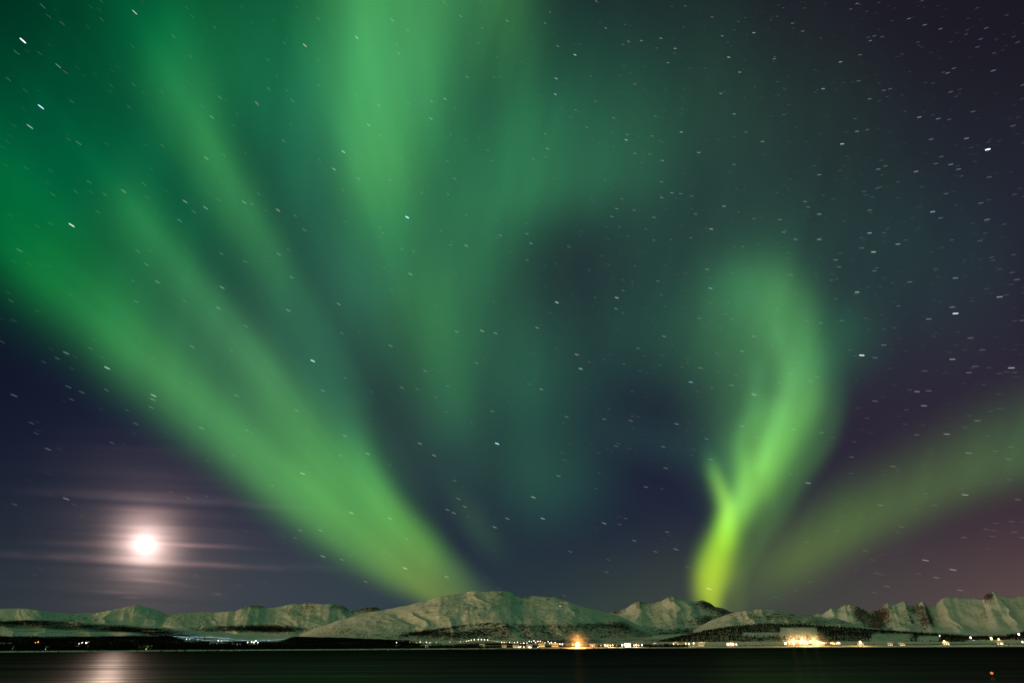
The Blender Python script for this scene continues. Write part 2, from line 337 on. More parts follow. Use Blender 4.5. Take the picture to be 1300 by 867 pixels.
# ---------------------------------------------------------------- stars
STARS = """29,52,3.2,w 171,16,2,w 54,8,1,b 62,21,.8,b 79,30,.8,w 21,67,1,b 74,84,1.5,b 83,92,.8,y 52,136,2.6,b 38,161,2.1,b 32,115,.6,w 100,182,1,w 91,129,.7,y 129,25,.7,y 220,46,.8,w 279,124,1,y 269,149,1.3,b 262,201,1.3,w 284,197,.8,w 206,185,.7,w 170,108,.7,w 184,184,.5,w 237,10,.6,w 301,145,.6,y 307,9,.7,b 319,29,.6,b 87,177,.6,w 33,213,.7,b
387,58,2,o 453,48,1.8,b 498,26,1.3,b 585,21,1.2,b 564,3,.9,y 404,24,.9,w 518,39,.9,y 506,68,1.1,w 468,159,1.5,b 481,134,1.1,w 565,126,1.5,b 548,129,1,w 547,151,1.5,b 593,98,1.1,w 436,193,1.8,w 341,113,1,b 371,128,1,b 326,131,1.2,w 360,179,.9,w 364,115,.7,w 340,76,.7,w 644,27,1.2,w 612,36,.8,w 607,55,.9,b 424,215,1.5,w 483,172,.8,w 509,201,.8,w 405,109,.7,w 377,9,.7,b 627,98,.8,b 636,98,.8,b 568,205,.8,w 619,191,.8,w 624,204,.8,w 572,171,.7,w
730,70,1.8,w 706,100,1.8,b 705,120,1.8,b 708,59,1.1,y 692,30,1,w 757,2,1.2,b 769,36,1.1,w 798,53,1.3,o 814,52,1.4,b 839,49,1.3,y 857,62,1.4,y 848,80,1.3,b 791,57,.9,y 917,46,1.3,b 957,42,1.5,w 925,73,1.8,b 939,92,1.5,b 915,119,1.3,o 806,107,1,y 932,145,1.5,b 865,168,1.5,y 828,173,1.1,o 795,178,1.6,w 796,171,1,w 832,148,.9,w 779,150,1,w 731,140,1,b 745,162,1,o 756,129,.9,w 695,189,1.2,w 692,170,.9,w 887,194,1.5,b 841,204,1.2,w 806,195,1,w 825,196,.9,w 932,209,1,w 968,180,1.3,w 947,168,1,b 904,22,1,y 870,8,.9,w 698,16,.9,w 677,202,.8,w 693,199,.9,w
1254,190,3.6,w 1069,183,2,w 1088,167,1.3,w 1101,165,1.1,b 1045,113,1.7,b 1067,79,1.7,b 1174,32,1.3,b 1154,24,1.1,w 1194,37,1.1,w 1019,40,1.2,b 983,75,1.3,b 1110,46,1.1,b 1120,47,1,b 1105,52,1.1,w 1092,70,1,w 1203,93,1.3,b 1211,87,1,w 1261,90,1.4,b 1090,103,1.1,b 1104,126,1.2,b 1130,113,1.1,b 1122,115,1,w 1167,149,1.6,o 1191,151,1.4,b 1235,142,1,w 1207,117,1,w 1227,176,1.4,w 1182,177,1.3,b 1207,209,1.5,b 1115,215,1.4,b 1217,215,1.2,w 1286,160,1.1,b 1205,152,.9,w 1245,50,1,b 1292,54,1,b 1252,36,1,w 1088,5,1.1,w 1080,12,.9,w 1241,60,1,b 1299,108,1,w 1188,208,1,w 1195,199,1,w 1124,211,1,w 1006,30,1,w
91,286,2.2,w 113,231,.8,w 157,243,1.3,w 183,234,.8,w 235,256,1.5,w 261,264,1.6,b 246,269,1,b 228,280,1.2,b 310,257,1.3,w 320,259,.9,w 133,247,.8,w 96,243,.8,b 67,247,.7,w 25,318,1.2,b 64,284,.8,b 175,319,1,b 186,336,1,y 200,358,1.2,w 281,322,1,b 282,365,1.4,w 277,391,1.2,w 312,414,1.1,b 173,383,.9,w 14,382,.9,b 18,407,.7,b 311,332,1,b 124,269,.7,w
517,276,2.6,b 353,267,1.6,y 375,274,.9,w 455,227,1.2,b 495,229,1,b 435,242,.8,w 386,292,1,w 521,348,1.5,y 592,312,1.4,y 635,299,1.2,o 430,386,1.3,w 366,394,1.3,w 370,352,1.1,w 354,323,1.1,w 580,421,1.2,y 612,420,1.5,w 629,423,1.5,b 434,423,.9,w 510,316,.9,w 525,319,.9,w 486,296,.8,w 482,289,.8,w 577,227,1,w 569,247,.9,w 535,245,.8,w 572,311,.9,w 560,293,.8,w 328,246,.8,w
919,262,1.5,o 903,291,1.6,y 853,245,1.4,b 840,231,1.2,b 840,251,1.3,b 864,246,1,w 878,249,1,b 783,265,1.1,w 777,275,1.2,b 805,267,1,y 830,276,1.1,w 820,291,.9,o 830,305,.9,w 883,272,1,w 674,309,1.4,b 669,297,1.2,b 669,330,1,o 707,384,2,w 783,378,1.8,w 782,392,1.3,b 682,416,1.3,w 835,357,1.1,b 898,342,1.1,w 902,366,1.7,b 843,427,1.3,b 957,427,1.2,b 888,404,1,w 722,313,.9,w 791,369,.9,w 877,302,.9,w 943,313,.9,w 957,278,.9,w
1163,218,1.6,o 1040,222,1.2,w 1114,239,1,b 1184,269,2,b 1104,267,1.1,w 1040,272,1.6,b 1026,263,1.1,b 1022,256,1.1,w 990,279,1.1,w 1104,296,1.8,b 1109,320,2,w 1040,304,1.5,w 1010,304,1.3,b 1140,310,1.5,w 1253,279,1.3,w 1245,258,1.1,w 1194,277,1,w 1088,371,2,b 1061,330,1.3,b 1065,339,1,w 1213,353,1.6,b 1213,398,2.4,w 1209,390,1.3,w 1179,405,1.3,w 1269,377,1.7,w 1291,355,1.1,w 1232,429,1.1,w 1155,358,1.1,w 1004,349,1,w 1069,407,1,b 1042,410,1,b 1244,306,1,b 995,295,1.1,w 1094,315,1,w 1110,344,1,w 1256,225,1,w 1201,246,1,w 1285,346,.9,w
84,448,1.5,b 73,455,.9,w 136,467,2,w 87,491,1,b 104,498,1,o 91,507,.9,b 135,495,.9,w 195,502,1.8,w 194,507,1.2,w 192,517,1,w 173,538,1,b 256,543,1.1,w 61,570,1,w 40,537,.8,w 46,550,.8,b 18,502,1.2,b 142,562,.8,w 244,440,1,w 300,502,1,w 84,633,1.3,w 313,546,.9,w
397,458,2.3,b 496,439,1.2,w 384,601,1.6,w 467,576,1.3,w 438,553,1.1,w 410,496,1.1,w 377,521,1.1,w 533,563,1.3,w 551,578,1.4,o 631,563,2.3,b 540,471,1.2,b 510,492,1,w 530,494,1,b 590,643,1.2,o 582,633,1.1,y 625,522,1,w 605,461,1,w 568,647,1.1,w 432,578,.9,w 577,610,.9,w
732,450,1.6,o 737,468,1.7,w 687,494,1.2,w 810,442,1.1,b 877,485,1.8,b 957,501,1.7,b 929,489,1.2,b 889,467,1.1,w 859,538,1.2,w 902,583,1.2,b 709,604,1.1,w 677,631,1.6,w 801,534,1,w 767,532,1,w 782,566,1,b 842,567,1,w 820,618,1,w 845,594,1,w 719,529,1,y 942,541,1,w 897,557,1,w 942,446,1.1,w
1094,451,2.4,w 1111,454,1.2,b 1122,438,1.1,w 1209,456,1.6,w 1247,444,1.1,b 1238,465,1.1,b 1230,473,1.1,w 1284,467,1.9,w 1164,497,1.4,w 1173,515,1.6,b 1174,471,1,b 1179,496,1,w 1111,509,1,w 1241,534,1.2,b 1202,551,1.4,w 1230,575,1.3,b 1134,592,1,y 1026,613,1.5,w 1225,628,1.5,w 1029,484,1,b 1007,545,1,w 1043,549,1,w 1117,641,1,w 1292,634,1,w 1164,552,1,y 1081,580,.9,w
239,632,.8,w 446,651,1.5,w 495,658,1.3,y 407,673,1.2,y 410,706,1.3,w 514,721,1.7,y 567,732,1.2,w 381,673,1,w 434,710,1,w 464,738,1,w 628,669,1.2,w 644,658,1.2,w 576,651,1.1,w 516,684,1,w 689,658,1.7,b 767,664,1.3,w 858,697,1.1,w 847,675,1,w 805,686,1,w 724,700,1,b 832,700,.9,w 900,747,1.7,y 770,726,.8,w 1175,711,1.4,w 1210,723,1.4,w 1189,733,1,w 1219,749,1,w 1126,744,.8,w 1224,682,.8,w"""
ST = [(float(a), float(b), float(c), d) for a, b, c, d in (t.split(',') for t in STARS.split())]
POLE = np.array([math.sin(math.radians(90))*math.cos(math.radians(72)), 0, math.sin(math.radians(72))])
R_STAR = 49500.0
SC = {'w': (.95, 1, .93), 'b': (.55, .78, 1.0), 'y': (1, .88, .6), 'o': (1, .68, .5)}
def star_frame(x, y):
    d = direction(x, y); t = np.cross(POLE, d); k = np.linalg.norm(t); t = t/k
    return d, t, np.cross(d, t), k
def spindle():
    """a star's mesh: unit long, unit thick, eight-sided and drawn to blunt ends"""
    xs = [-1, -.82, -.4, .4, .82, 1]; rs = [.25, .8, 1, 1, .8, .25]
    V = [(-1.05, 0, 0)]+[(x, r*math.cos(a*math.pi/4), r*math.sin(a*math.pi/4)) for x, r in zip(xs, rs) for a in range(8)]+[(1.05, 0, 0)]
    F3 = []
    for a in range(8):
        b = (a+1) % 8
        F3 += [(0, 1+b, 1+a), (len(V)-1, 41+a, 41+b)]
        for k in range(5):
            p, q = 1+8*k, 9+8*k
            F3 += [(p+a, p+b, q+b), (p+a, q+b, q+a)]
    return np.array(V), np.array(F3)
SV, SF = spindle()
q = Nodes('starlight'); oi = q.n('ObjectInfo'); e = q.n('Emission', {'Color': oi.outputs['Color'], 'Strength': .5}); s = q.n('AddShader'); t = q.n('BsdfTransparent')
q.link(e.outputs[0], s.inputs[0]); q.link(t.outputs[0], s.inputs[1]); q.link(s.outputs[0], q.out.inputs[0])
q.m.cycles.emission_sampling = 'NONE'; star_m = q.m
ONE_PX = R_STAR/F_PX
def star_dims(x, y, b, k):
    r2 = 1+((x-650)**2+(y-433.5)**2)/F_PX**2
    s = ONE_PX/math.sqrt(r2)
    return R_STAR*math.radians(.46)*k*.5, s*(.30+.115*b)
def star_lum(b): return .12*b**2.1 if b < 2.2 else min(3.0, .30*b**1.6)
ST.sort(key=lambda s: -s[2])
def region(x, y):
    v = 'upper' if y < 290 else ('middle' if y < 500 else 'lower')
    h = 'left' if x < 430 else ('centre' if x < 860 else 'right')
    return v, h
CN = {'w': 'white', 'b': 'bluish', 'y': 'yellowish', 'o': 'orange'}
NAMED = {(1254,190):'brightest star near the right edge, a short white dash in the dark upper sky', (29,52):'bright white star dash near the top left corner in dark green sky',
 (52,136):'bright bluish star at the far left, upper of two close bluish dashes', (38,161):'bluish star at the far left, lower of two close bluish dashes',
 (517,276):'bright blue white star just below the bright green aurora pillar', (1213,398):'bright white star at right, lower of two close dashes at mid height',
 (397,458):'bright blue star over the dark lane in the left aurora fan', (631,563):'bright blue star low in the dark gap right of the aurora fan',
 (1094,451):'bright white star just right of the aurora curl', (91,286):'bright white star above the lowest green aurora ray on the left',
 (387,58):'bright orange white star left of the top of the green pillar', (136,467):'bright white star on the lower edge of the left aurora fan',
 (900,747):'yellowish star low inside the base of the yellow green curl', (1184,269):'bright bluish star below and left of the brightest star on the right',
 (171,16):'bright white star at the very top of the left sky', (707,384):'warm white star in the middle of the picture inside the dark oval gap',
 (1088,371):'bright bluish star to the upper right of the aurora curl', (1069,183):'bright white star in the upper right sky left of the brightest one',
 (689,658):'blue violet star low above the middle mountain right of the aurora fan', (1284,467):'white star at the right edge above the faint aurora band',
 (514,721):'yellowish star inside the low yellow green end of the fan', (1026,613):'white star in the dark gap between curl and faint band'}
star_me = None; N_IND = 290
faintV, faintF, faintC = [], [], []
def add_faint(x, y, b, cname, lum):
    d, t, w, k = star_frame(x, y); L, W = star_dims(x, y, b, k)
    P = d*R_STAR; P = P+np.array([0, 0, CAM_Z])
    s = np.array([[-1, 0, 0], [0, .8, 0], [1, 0, 0], [0, -.8, 0], [0, 0, .8], [0, 0, -.8]])
    s = np.array([[-1, 0, 0], [-.5, 1, 0], [.5, 1, 0], [1, 0, 0], [.5, -1, 0], [-.5, -1, 0], [-.5, 0, 1], [.5, 0, 1], [-.5, 0, -1], [.5, 0, -1]])
    n0 = sum(len(a) for a in faintV)
    faintV.append(P+s[:, :1]*L*t+s[:, 1:2]*W*w+s[:, 2:3]*W*d)
    f = np.array([[0, 1, 6], [0, 6, 5], [0, 5, 8], [0, 8, 1], [3, 7, 2], [3, 4, 7], [3, 9, 4], [3, 2, 9], [1, 2, 7], [1, 7, 6], [6, 7, 4], [6, 4, 5], [5, 4, 9], [5, 9, 8], [8, 9, 2], [8, 2, 1]])
    faintF.append(f+n0); faintC.append(np.tile(np.array(SC[cname])*lum*.5, (10, 1)))
for i, (x, y, b, c) in enumerate(ST):
    if i >= N_IND: add_faint(x, y, b, c, star_lum(b)); continue
    d, t, w, k = star_frame(x, y); L, W = star_dims(x, y, b, k)
    if star_me is None:
        o = mesh_np('star', SV, SF, star_m); star_me = o.data
    else: o = link(bpy.data.objects.new('star', star_me))
    M = Matrix([[t[0]*L, w[0]*W, d[0]*W, d[0]*R_STAR], [t[1]*L, w[1]*W, d[1]*W, d[1]*R_STAR], [t[2]*L, w[2]*W, d[2]*W, d[2]*R_STAR+CAM_Z], [0, 0, 0, 1]])
    o.matrix_world = M
    lum = star_lum(b); o.color = (*[v_*lum for v_ in SC[c]], 1)
    key = (int(x), int(y)); v_, h_ = region(x, y)
    if key in NAMED: tag(o, NAMED[key], 'star', 'brightest stars in the sky')
    else:
        size = 'clear' if b > 1.25 else 'small dim'
        tag(o, '%s %s star dash scattered in the %s %s of the sky' % (size, CN[c], v_, h_), 'star', '%s %s stars in the %s %s sky' % (size, CN[c], v_, h_))
rng = np.random.RandomState(5)
for k in range(2700):
    x, y = rng.uniform(-60, 1360), rng.uniform(-60, 760)
    p = .22+.78*smooth(350, 1150, x)*(1-.6*smooth(420, 700, y)); p *= 1-.5*smooth(600, 760, y)
    if rng.rand() > p: continue
    b = .35+.5*rng.rand()**2
    add_faint(x, y, b, 'wwbbyo'[rng.randint(6)], (.018+.07*rng.rand()**3))
o = mesh_np('faint_stars', np.concatenate(faintV), np.concatenate(faintF), m_glow('faint_starlight'), {'glow': np.concatenate(faintC)})
tag(o, 'countless faint star specks strewn over the whole sky', 'stars', kind='stuff')
# ================================================================= WATER
def m_water():
    q = Nodes('fjord_water'); tc = q.n('TexCoord')
    mp = q.n('Mapping', {'Vector': tc.outputs['Object'], 'Scale': (.012, .16, 1)})
    n1 = q.n('TexNoise', {'Vector': mp.outputs[0], 'Scale': 1.0, 'Detail': 5.0, 'Roughness': .6})
    mp2 = q.n('Mapping', {'Vector': tc.outputs['Object'], 'Scale': (.003, .03, 1)})
    n2 = q.n('TexNoise', {'Vector': mp2.outputs[0], 'Scale': 1.0, 'Detail': 3.0})
    vm = q.n('VectorMath', operation='LENGTH'); q.link(tc.outputs['Object'], vm.inputs[0])
    # reflection dimmed by distance in the glossy colour, imitating ripples hiding one another
    k = q.math('POWER', q.math('DIVIDE', 90.0, q.math('ADD', vm.outputs['Value'], 5.0)), .8)
    k = q.math('MULTIPLY', q.math('MULTIPLY', k, WATER_SPEC), q.ramp(q.math('ADD', q.math('MULTIPLY', n1.outputs[0], .6), q.math('MULTIPLY', n2.outputs[0], .4)), [(.34, (.35,)*3), (.66, (1.7,)*3)]))
    kc = q.n('CombineColor'); [q.link(k, kc.inputs[i]) for i in range(3)]
    tg = q.n('CombineXYZ', {'X': 1.0})
    g = q.n('BsdfAnisotropic', {'Color': kc.outputs[0], 'Roughness': WATER_ROUGH, 'Anisotropy': WATER_ANI, 'Rotation': WATER_ROT, 'Tangent': tg.outputs[0]})
    d = q.n('BsdfDiffuse', {'Color': (.0006, .004, .002, 1)})
    ad = q.n('AddShader'); q.link(g.outputs[0], ad.inputs[0]); q.link(d.outputs[0], ad.inputs[1])
    q.link(ad.outputs[0], q.out.inputs[0]); return q.m
rr = np.concatenate([[0], np.geomspace(2, 59000, 70)]); aa = np.radians(np.arange(0, 360.01, 3))
RR, AA = np.meshgrid(rr, aa, indexing='ij')
o = mesh_np('water', np.stack([RR*np.sin(AA), RR*np.cos(AA), RR*0], -1).reshape(-1, 3), grid_faces(*RR.shape, flip=False), m_water())
tag(o, 'calm black green fjord water with the moon glitter on the left', 'water', kind='structure')
# ================================================================= TERRAIN
def m_snow(name, rock=(.045, .036, .034), wood=(.032, .023, .020), snow=(.84, .84, .82), sc=.014, rn=1.0):
    q = Nodes(name); tc = q.n('TexCoord'); ge = q.n('NewGeometry')
    aw = q.n('Attribute', attribute_name='wood'); ar = q.n('Attribute', attribute_name='rock')
    mp = q.n('Mapping', {'Vector': tc.outputs['Object'], 'Scale': (1, 1, 2.2)})
    n1 = q.n('TexNoise', {'Vector': mp.outputs[0], 'Scale': sc, 'Detail': 7.0, 'Roughness': .68})
    n2 = q.n('TexNoise', {'Vector': mp.outputs[0], 'Scale': sc*4, 'Detail': 3.0, 'Roughness': .6})
    n3 = q.n('TexNoise', {'Vector': mp.outputs[0], 'Scale': sc*.22, 'Detail': 5.0, 'Roughness': .6})
    cs = q.mix(n3.outputs[0], tuple(c*.80 for c in snow), snow)
    cs = q.mix(q.ramp(n1.outputs[0], [(.52, (0,)*3), (.72, (.6,)*3)]), cs, tuple(c*.5 for c in snow))
    s = q.math('ADD', aw.outputs['Fac'], q.math('MULTIPLY', q.math('SUBTRACT', n1.outputs[0], .5), 1.5))
    s = q.math('ADD', s, q.math('MULTIPLY', q.math('SUBTRACT', n2.outputs[0], .5), 2.0))
    fw = q.ramp(s, [(.34, (0,)*3), (.68, (1,)*3)])
    r = q.math('ADD', ar.outputs['Fac'], q.math('MULTIPLY', q.math('SUBTRACT', n1.outputs[0], .5), 1.9*rn))
    r = q.math('ADD', r, q.math('MULTIPLY', q.math('SUBTRACT', n2.outputs[0], .5), 2.3*rn))
    fr = q.ramp(r, [(.44, (0,)*3), (.54, (1,)*3)])
    c = q.mix(fr, cs, rock); c = q.mix(fw, c, wood)
    bp = q.n('Bump', {'Height': n1.outputs[0], 'Strength': .5, 'Distance': 3.0})
    b = q.n('BsdfPrincipled', {'Base Color': c, 'Roughness': .9, 'Specular IOR Level': 0.0, 'Normal': bp.outputs[0]})
    q.link(b.outputs[0], q.out.inputs[0]); return q.m
snow_m = m_snow('snow_rock_and_birch')
def line(pts):
    p = np.array(pts, float); return lambda x: np.interp(x, p[:, 0], p[:, 1])
def ridge(name, label, crest, Dc, Df, foot, jag=.6, relief=.14, gully=1.0, power=1.25, rock=None, wood=None, seed=1, rows=110, step=1.0, jsc=14., mat=None, back=1.25, cat='mountain', gdir=.6):
    """a mountain range: crest line given as view directions, set at its own distance, with a front slope down to its foot and a back slope"""
    x0, x1 = crest[0][0], crest[-1][0]; xs = np.arange(x0, x1+.01, step)
    cy = line(crest)(xs)
    cy = cy+jag*fbm(xs/jsc, xs*0+seed*3.1, seed, 5)*1.6
    taper = np.minimum(smooth(x0, x0+14, xs), smooth(x1, x1-14, xs)) if False else 1
    D_c = (Dc(xs) if callable(Dc) else np.full(xs.shape, float(Dc)))*(1+.03*fbm(xs/60., xs*0, seed+9, 3))
    D_f = Df(xs) if callable(Df) else np.full(xs.shape, float(Df))
    P = horiz(xs, cy, D_c); zc = P[:, 2]; hor = P[:, :2]/D_c[:, None]
    n1 = int(rows*.82); t = np.concatenate([np.linspace(0, 1, n1)**.7, np.linspace(1, back, rows-n1+1)[1:]])
    T = t[:, None]; X = xs[None]
    Dm = D_f+(D_c-D_f)*T
    up = np.clip(T, 0, 1)
    zf = foot
    H = zf+(zc-zf)*(up**power*(1-.0*up))
    nx = X/26.*gully
    rd = 1-np.abs(fbm(nx+T*1.3*gdir+.5*fbm(X/60., T*3, seed+4, 3), T*1.0, seed+1, 4, .38))*2.0
    bm_ = fbm(X/70.+T*gdir, T*2.2, seed+2, 4)
    env = np.clip(4*up*(1-up), 0, 1)**.8
    H = H+(zc-zf)*relief*env*((rd-.45)*1.1+bm_*1.2)
    H = H+(zc-zf)*.012*fbm(X/9., T*14., seed+3, 3)*np.minimum(1, env*3)
    ang_c = (zc-CAM_Z)/D_c
    lim = CAM_Z+Dm*(ang_c*(1-.02*(1-up)**.5)) - 2*(1-up)
    H = np.where(T < 1, np.minimum(H, lim), H)
    fall = np.clip((T-1)/(back-1), 0, 1)
    H = np.where(T > 1, zc-(zc-zf+40)*fall**.8*(.9+.3*bm_), H)
    V = np.stack([hor[:, 0]*Dm, hor[:, 1]*Dm, H], -1)
    u_, v_, _ = sheet((V-np.array([0, 0, CAM_Z]))/np.linalg.norm(V, axis=-1, keepdims=True))
    A = {}
    # steepness across the slope, for bare rock
    dz = np.gradient(H, axis=0)/np.maximum(np.gradient(Dm, axis=0), 1); dx = np.gradient(H, axis=1)/np.maximum(np.hypot(*np.gradient(V[..., :2], axis=1).transpose(2, 0, 1)), 1)
    steep = np.clip(np.hypot(dz, dx)-.5, 0, 1)*.25
    A['rock'] = (np.clip(rock(u_, v_, X+0*T, up) if rock else 0*H, -1, 1.5)+steep).ravel()
    A['wood'] = (wood(u_, v_, X+0*T, up) if wood else 0*H-1).ravel()
    o = mesh_np(name, V.reshape(-1, 3), grid_faces(*H.shape), mat or snow_m, A)
    tag(o, label, cat, kind='structure')
    return o
def soft(x0, y0, rx, ry): return lambda u, v: np.exp(-.5*(((u-x0)/rx)**2+((v-y0)/ry)**2))
def patches(*ps):
    fs = [(soft(*p[:4]), p[4]) for p in ps]
    return lambda u, v: sum(f(u, v)*a for f, a in fs)
# far right alpine peaks
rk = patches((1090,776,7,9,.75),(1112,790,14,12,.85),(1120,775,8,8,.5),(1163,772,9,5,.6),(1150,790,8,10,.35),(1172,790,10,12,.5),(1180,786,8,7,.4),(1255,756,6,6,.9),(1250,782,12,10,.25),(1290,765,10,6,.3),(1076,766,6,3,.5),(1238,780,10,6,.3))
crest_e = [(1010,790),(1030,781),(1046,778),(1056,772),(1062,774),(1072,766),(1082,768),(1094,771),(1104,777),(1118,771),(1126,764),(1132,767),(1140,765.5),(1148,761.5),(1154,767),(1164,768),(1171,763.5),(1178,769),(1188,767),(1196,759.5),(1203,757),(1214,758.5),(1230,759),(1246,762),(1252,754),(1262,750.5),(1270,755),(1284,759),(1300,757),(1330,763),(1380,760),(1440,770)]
ridge('mountain', 'jagged pale alpine mountains with dark rock faces on the far right', crest_e, 15500, 12300, 40, jag=1.3, relief=.11, gully=.8, power=1.3, seed=21, mat=m_snow('haze_tinted_alpine_rock', rock=(.13, .09, .085), sc=.007, rn=.6), rock=lambda u, v, x, t: .04+.8*rk(u, v)-.2*smooth(1190, 1225, u)*(u < 1245), wood=None, jsc=9)  # rock colour lightened and reddened to stand in for distance haze
# left range
rk = patches((172,768,8,2.2,.55),(160,777,3,4,.45),(197,786,5,2,.4),(215,781,7,2,.5),(230,787,5,5,.4),(263,780,3,6,.4),(322,769,14,2.6,.9),(375,775,14,4,.45),(392,768,7,5,.6),(380,788,3,7,.4),(430,770,10,3,.85),(455,775,14,3.5,.8),(475,772,12,3,.9),(100,787,22,4,.45),(258,790,6,3,.3))
wd = patches((290,797,44,3.4,.85),(345,797,30,4,.75),(360,800,26,3,.55),(240,801,40,2,.5),(425,795,20,3,.5))
crest_a = [(-140,775),(-60,772),(0,772),(30,772),(60,776),(85,779),(120,778.5),(148,773),(160,770),(172,768),(184,770),(200,773),(210,779),(228,778),(250,776.5),(264,776),(276,777),(300,775),(308,771),(318,768),(330,768),(338,771.5),(352,770),(372,766),(385,766.5),(396,764.5),(402,766),(412,767),(420,765.5),(434,768),(444,775),(456,773),(466,771),(476,770),(486,774),(500,778),(540,790)]
ridge('mountain', 'smooth greenish snow mountains on the left below the moon', crest_a, 12500, 10200, 120, jag=.6, relief=.085, gully=.7, power=1.4, seed=33, rock=lambda u, v, x, t: .02+.62*rk(u, v), wood=lambda u, v, x, t: -.2+wd(u, v), jsc=12)
# peaks behind the town, right of centre
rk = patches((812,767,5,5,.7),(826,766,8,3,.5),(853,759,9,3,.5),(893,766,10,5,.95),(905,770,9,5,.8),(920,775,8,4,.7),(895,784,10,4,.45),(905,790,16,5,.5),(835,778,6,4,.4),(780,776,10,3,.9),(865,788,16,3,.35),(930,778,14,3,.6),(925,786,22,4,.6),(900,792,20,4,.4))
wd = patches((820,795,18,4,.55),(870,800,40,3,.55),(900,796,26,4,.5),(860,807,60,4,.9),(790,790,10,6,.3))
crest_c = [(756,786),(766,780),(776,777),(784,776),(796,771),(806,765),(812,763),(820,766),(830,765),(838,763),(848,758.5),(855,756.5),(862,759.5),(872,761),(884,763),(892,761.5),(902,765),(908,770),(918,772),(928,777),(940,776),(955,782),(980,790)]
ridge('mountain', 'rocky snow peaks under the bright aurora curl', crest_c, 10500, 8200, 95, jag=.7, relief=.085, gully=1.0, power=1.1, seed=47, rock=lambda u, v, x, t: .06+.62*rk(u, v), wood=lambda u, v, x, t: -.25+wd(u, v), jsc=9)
# right rounded snow hill
rk = patches((1000,779,40,4,.25),(1040,790,30,3,.35),(980,784,30,3,.25))
wd = patches((900,796,40,4,.4),(880,806,50,4,.9),(1050,795,20,2,.4))
crest_d = [(880,800),(900,788),(925,779),(945,775),(960,773.5),(975,773.5),(990,775),(1010,779),(1030,781),(1050,784),(1065,785),(1080,790),(1100,796),(1130,799),(1160,802),(1185,806)]
ridge('hill', 'low rounded snow hill above the dark forest on the right', crest_d, 7000, 5300, 60, jag=.45, relief=.10, gully=1.2, power=1.0, seed=58, rock=lambda u, v, x, t: .14+rk(u, v), wood=lambda u, v, x, t: -.3+wd(u, v), cat='hill')
# broad middle mountain
rk = patches((636,754,5,1.6,.5),(670,757,4,2.5,.7),(695,760,3,2,.6),(714,762,5,2,.4),(820-90,774,6,2,.4),(665,765,12,2,.35),(540,779,8,1.5,.3),(600,772,20,2,.2))
wl = line([(395,805),(420,795),(470,800),(520,799),(560,797),(600,794),(650,788),(700,788),(760,787),(790,788),(830,800),(860,806)])
band = lambda u, v: np.exp(-.5*((v-np.interp(u, [500,540,575,600,640], [808,802,796,792,790]))/1.8)**2)*smooth(500, 530, u)*(1-smooth(620, 660, u))
wd = patches((790,790,14,6,.45),(745,791,22,4,.2),(440,795,26,5,.42),(500,795,30,6,.22),(470,785,30,4,.12),(560,805,40,3,.35),(640,797,30,5,.2))
crest_b = [(380,806),(400,797),(416,792),(434,786),(454,781),(474,777),(492,773),(515,768),(540,763),(560,757),(580,753),(600,750),(618,750.5),(636,749.5),(648,751),(654,756),(664,758.5),(676,756),(690,757),(705,759),(720,762),(735,769),(752,773),(768,777),(785,781),(800,788),(815,796),(835,806)]
ridge('mountain', 'broad snow mountain in the middle with scrubby birch woods on its lower slopes', crest_b, 7500, 5300, 52, jag=.45, relief=.06, gully=.6, power=1.05, seed=63, rows=150,
      rock=lambda u, v, x, t: .06+.7*rk(u, v), wood=lambda u, v, x, t: np.clip(-.06+(v-wl(x))/11., -.5, .52)*(1-.5*(1-smooth(500, 600, x)))+wd(u, v)+.75*band(u, v)-.5*soft(655, 806, 4, 7)(u, v))
# wooded low country on the left
crest_l = [(-260,786),(-100,785),(0,787),(60,787),(95,789),(120,790.5),(160,792),(200,795),(240,799),(270,803),(330,806.5),(400,808),(480,811),(560,814)]
def l_wood(u, v, x, t):
    c = line(crest_l)(x); k = v-c
    return -.16+1.05*np.exp(-.5*((k-5-.01*x)/(6.2-.009*np.clip(x, 0, 300)))**2)*(1-smooth(230, 300, x))+1.3*smooth(805.5, 809, v+0*x-6.5*smooth(215, 245, x)*(1-smooth(350, 380, x)))+.5*fbm(x/40., v/2.2, 97, 4)
ridge('hill', 'low snowy country with a dark band of woods on the left', crest_l, 5200, 2000, 6, jag=.5, relief=.09, gully=.5, power=1.0, seed=75, rows=90, wood=l_wood, mat=m_snow('lowland_snow_and_woods', sc=.03, wood=(.008, .007, .006)), cat='hill')
# near land: one sheet from the shore back
sx = np.arange(-260, 1560.1, 2.0); DD = np.concatenate([[1560, 1610, 1632, 1644, 1652, 1660, 1675], np.geomspace(1690, 9000, 110)])
ys = 820.6-(sx-650)*ROLL*1.0
hp = horiz(sx, ys, np.full(sx.shape, 1.0)); hd = hp[:, :2]
def g_height(x, D):
    """height of the near land"""
    x = np.asarray(x, float); D = np.asarray(D, float)
    sl = np.interp(x, [-200, 0, 200, 400, 620, 830, 900, 1060, 1300, 1500], [.024, .024, .022, .013, .012, .014, .016, .014, .012, .012])
    h = 1.6+(D-1650)*sl+(D-1650)*.006*fbm(x/70., D/500., 91, 4)
    h = np.where(D > 3000, h+(D-3000)*.004, h)
    return np.where(D < 1650, (D-1650)*.08+1.2*smooth(1640, 1650, D), h)
GX, GD = np.meshgrid(sx, DD)
GH = g_height(GX, GD)
V = np.stack([hd[:, 0]*GD, hd[:, 1]*GD, GH], -1)
u_, v_, _ = sheet((V-np.array([0, 0, CAM_Z]))/np.linalg.norm(V, axis=-1, keepdims=True))
nb = fbm(GX/90., GD/700., 93, 4)
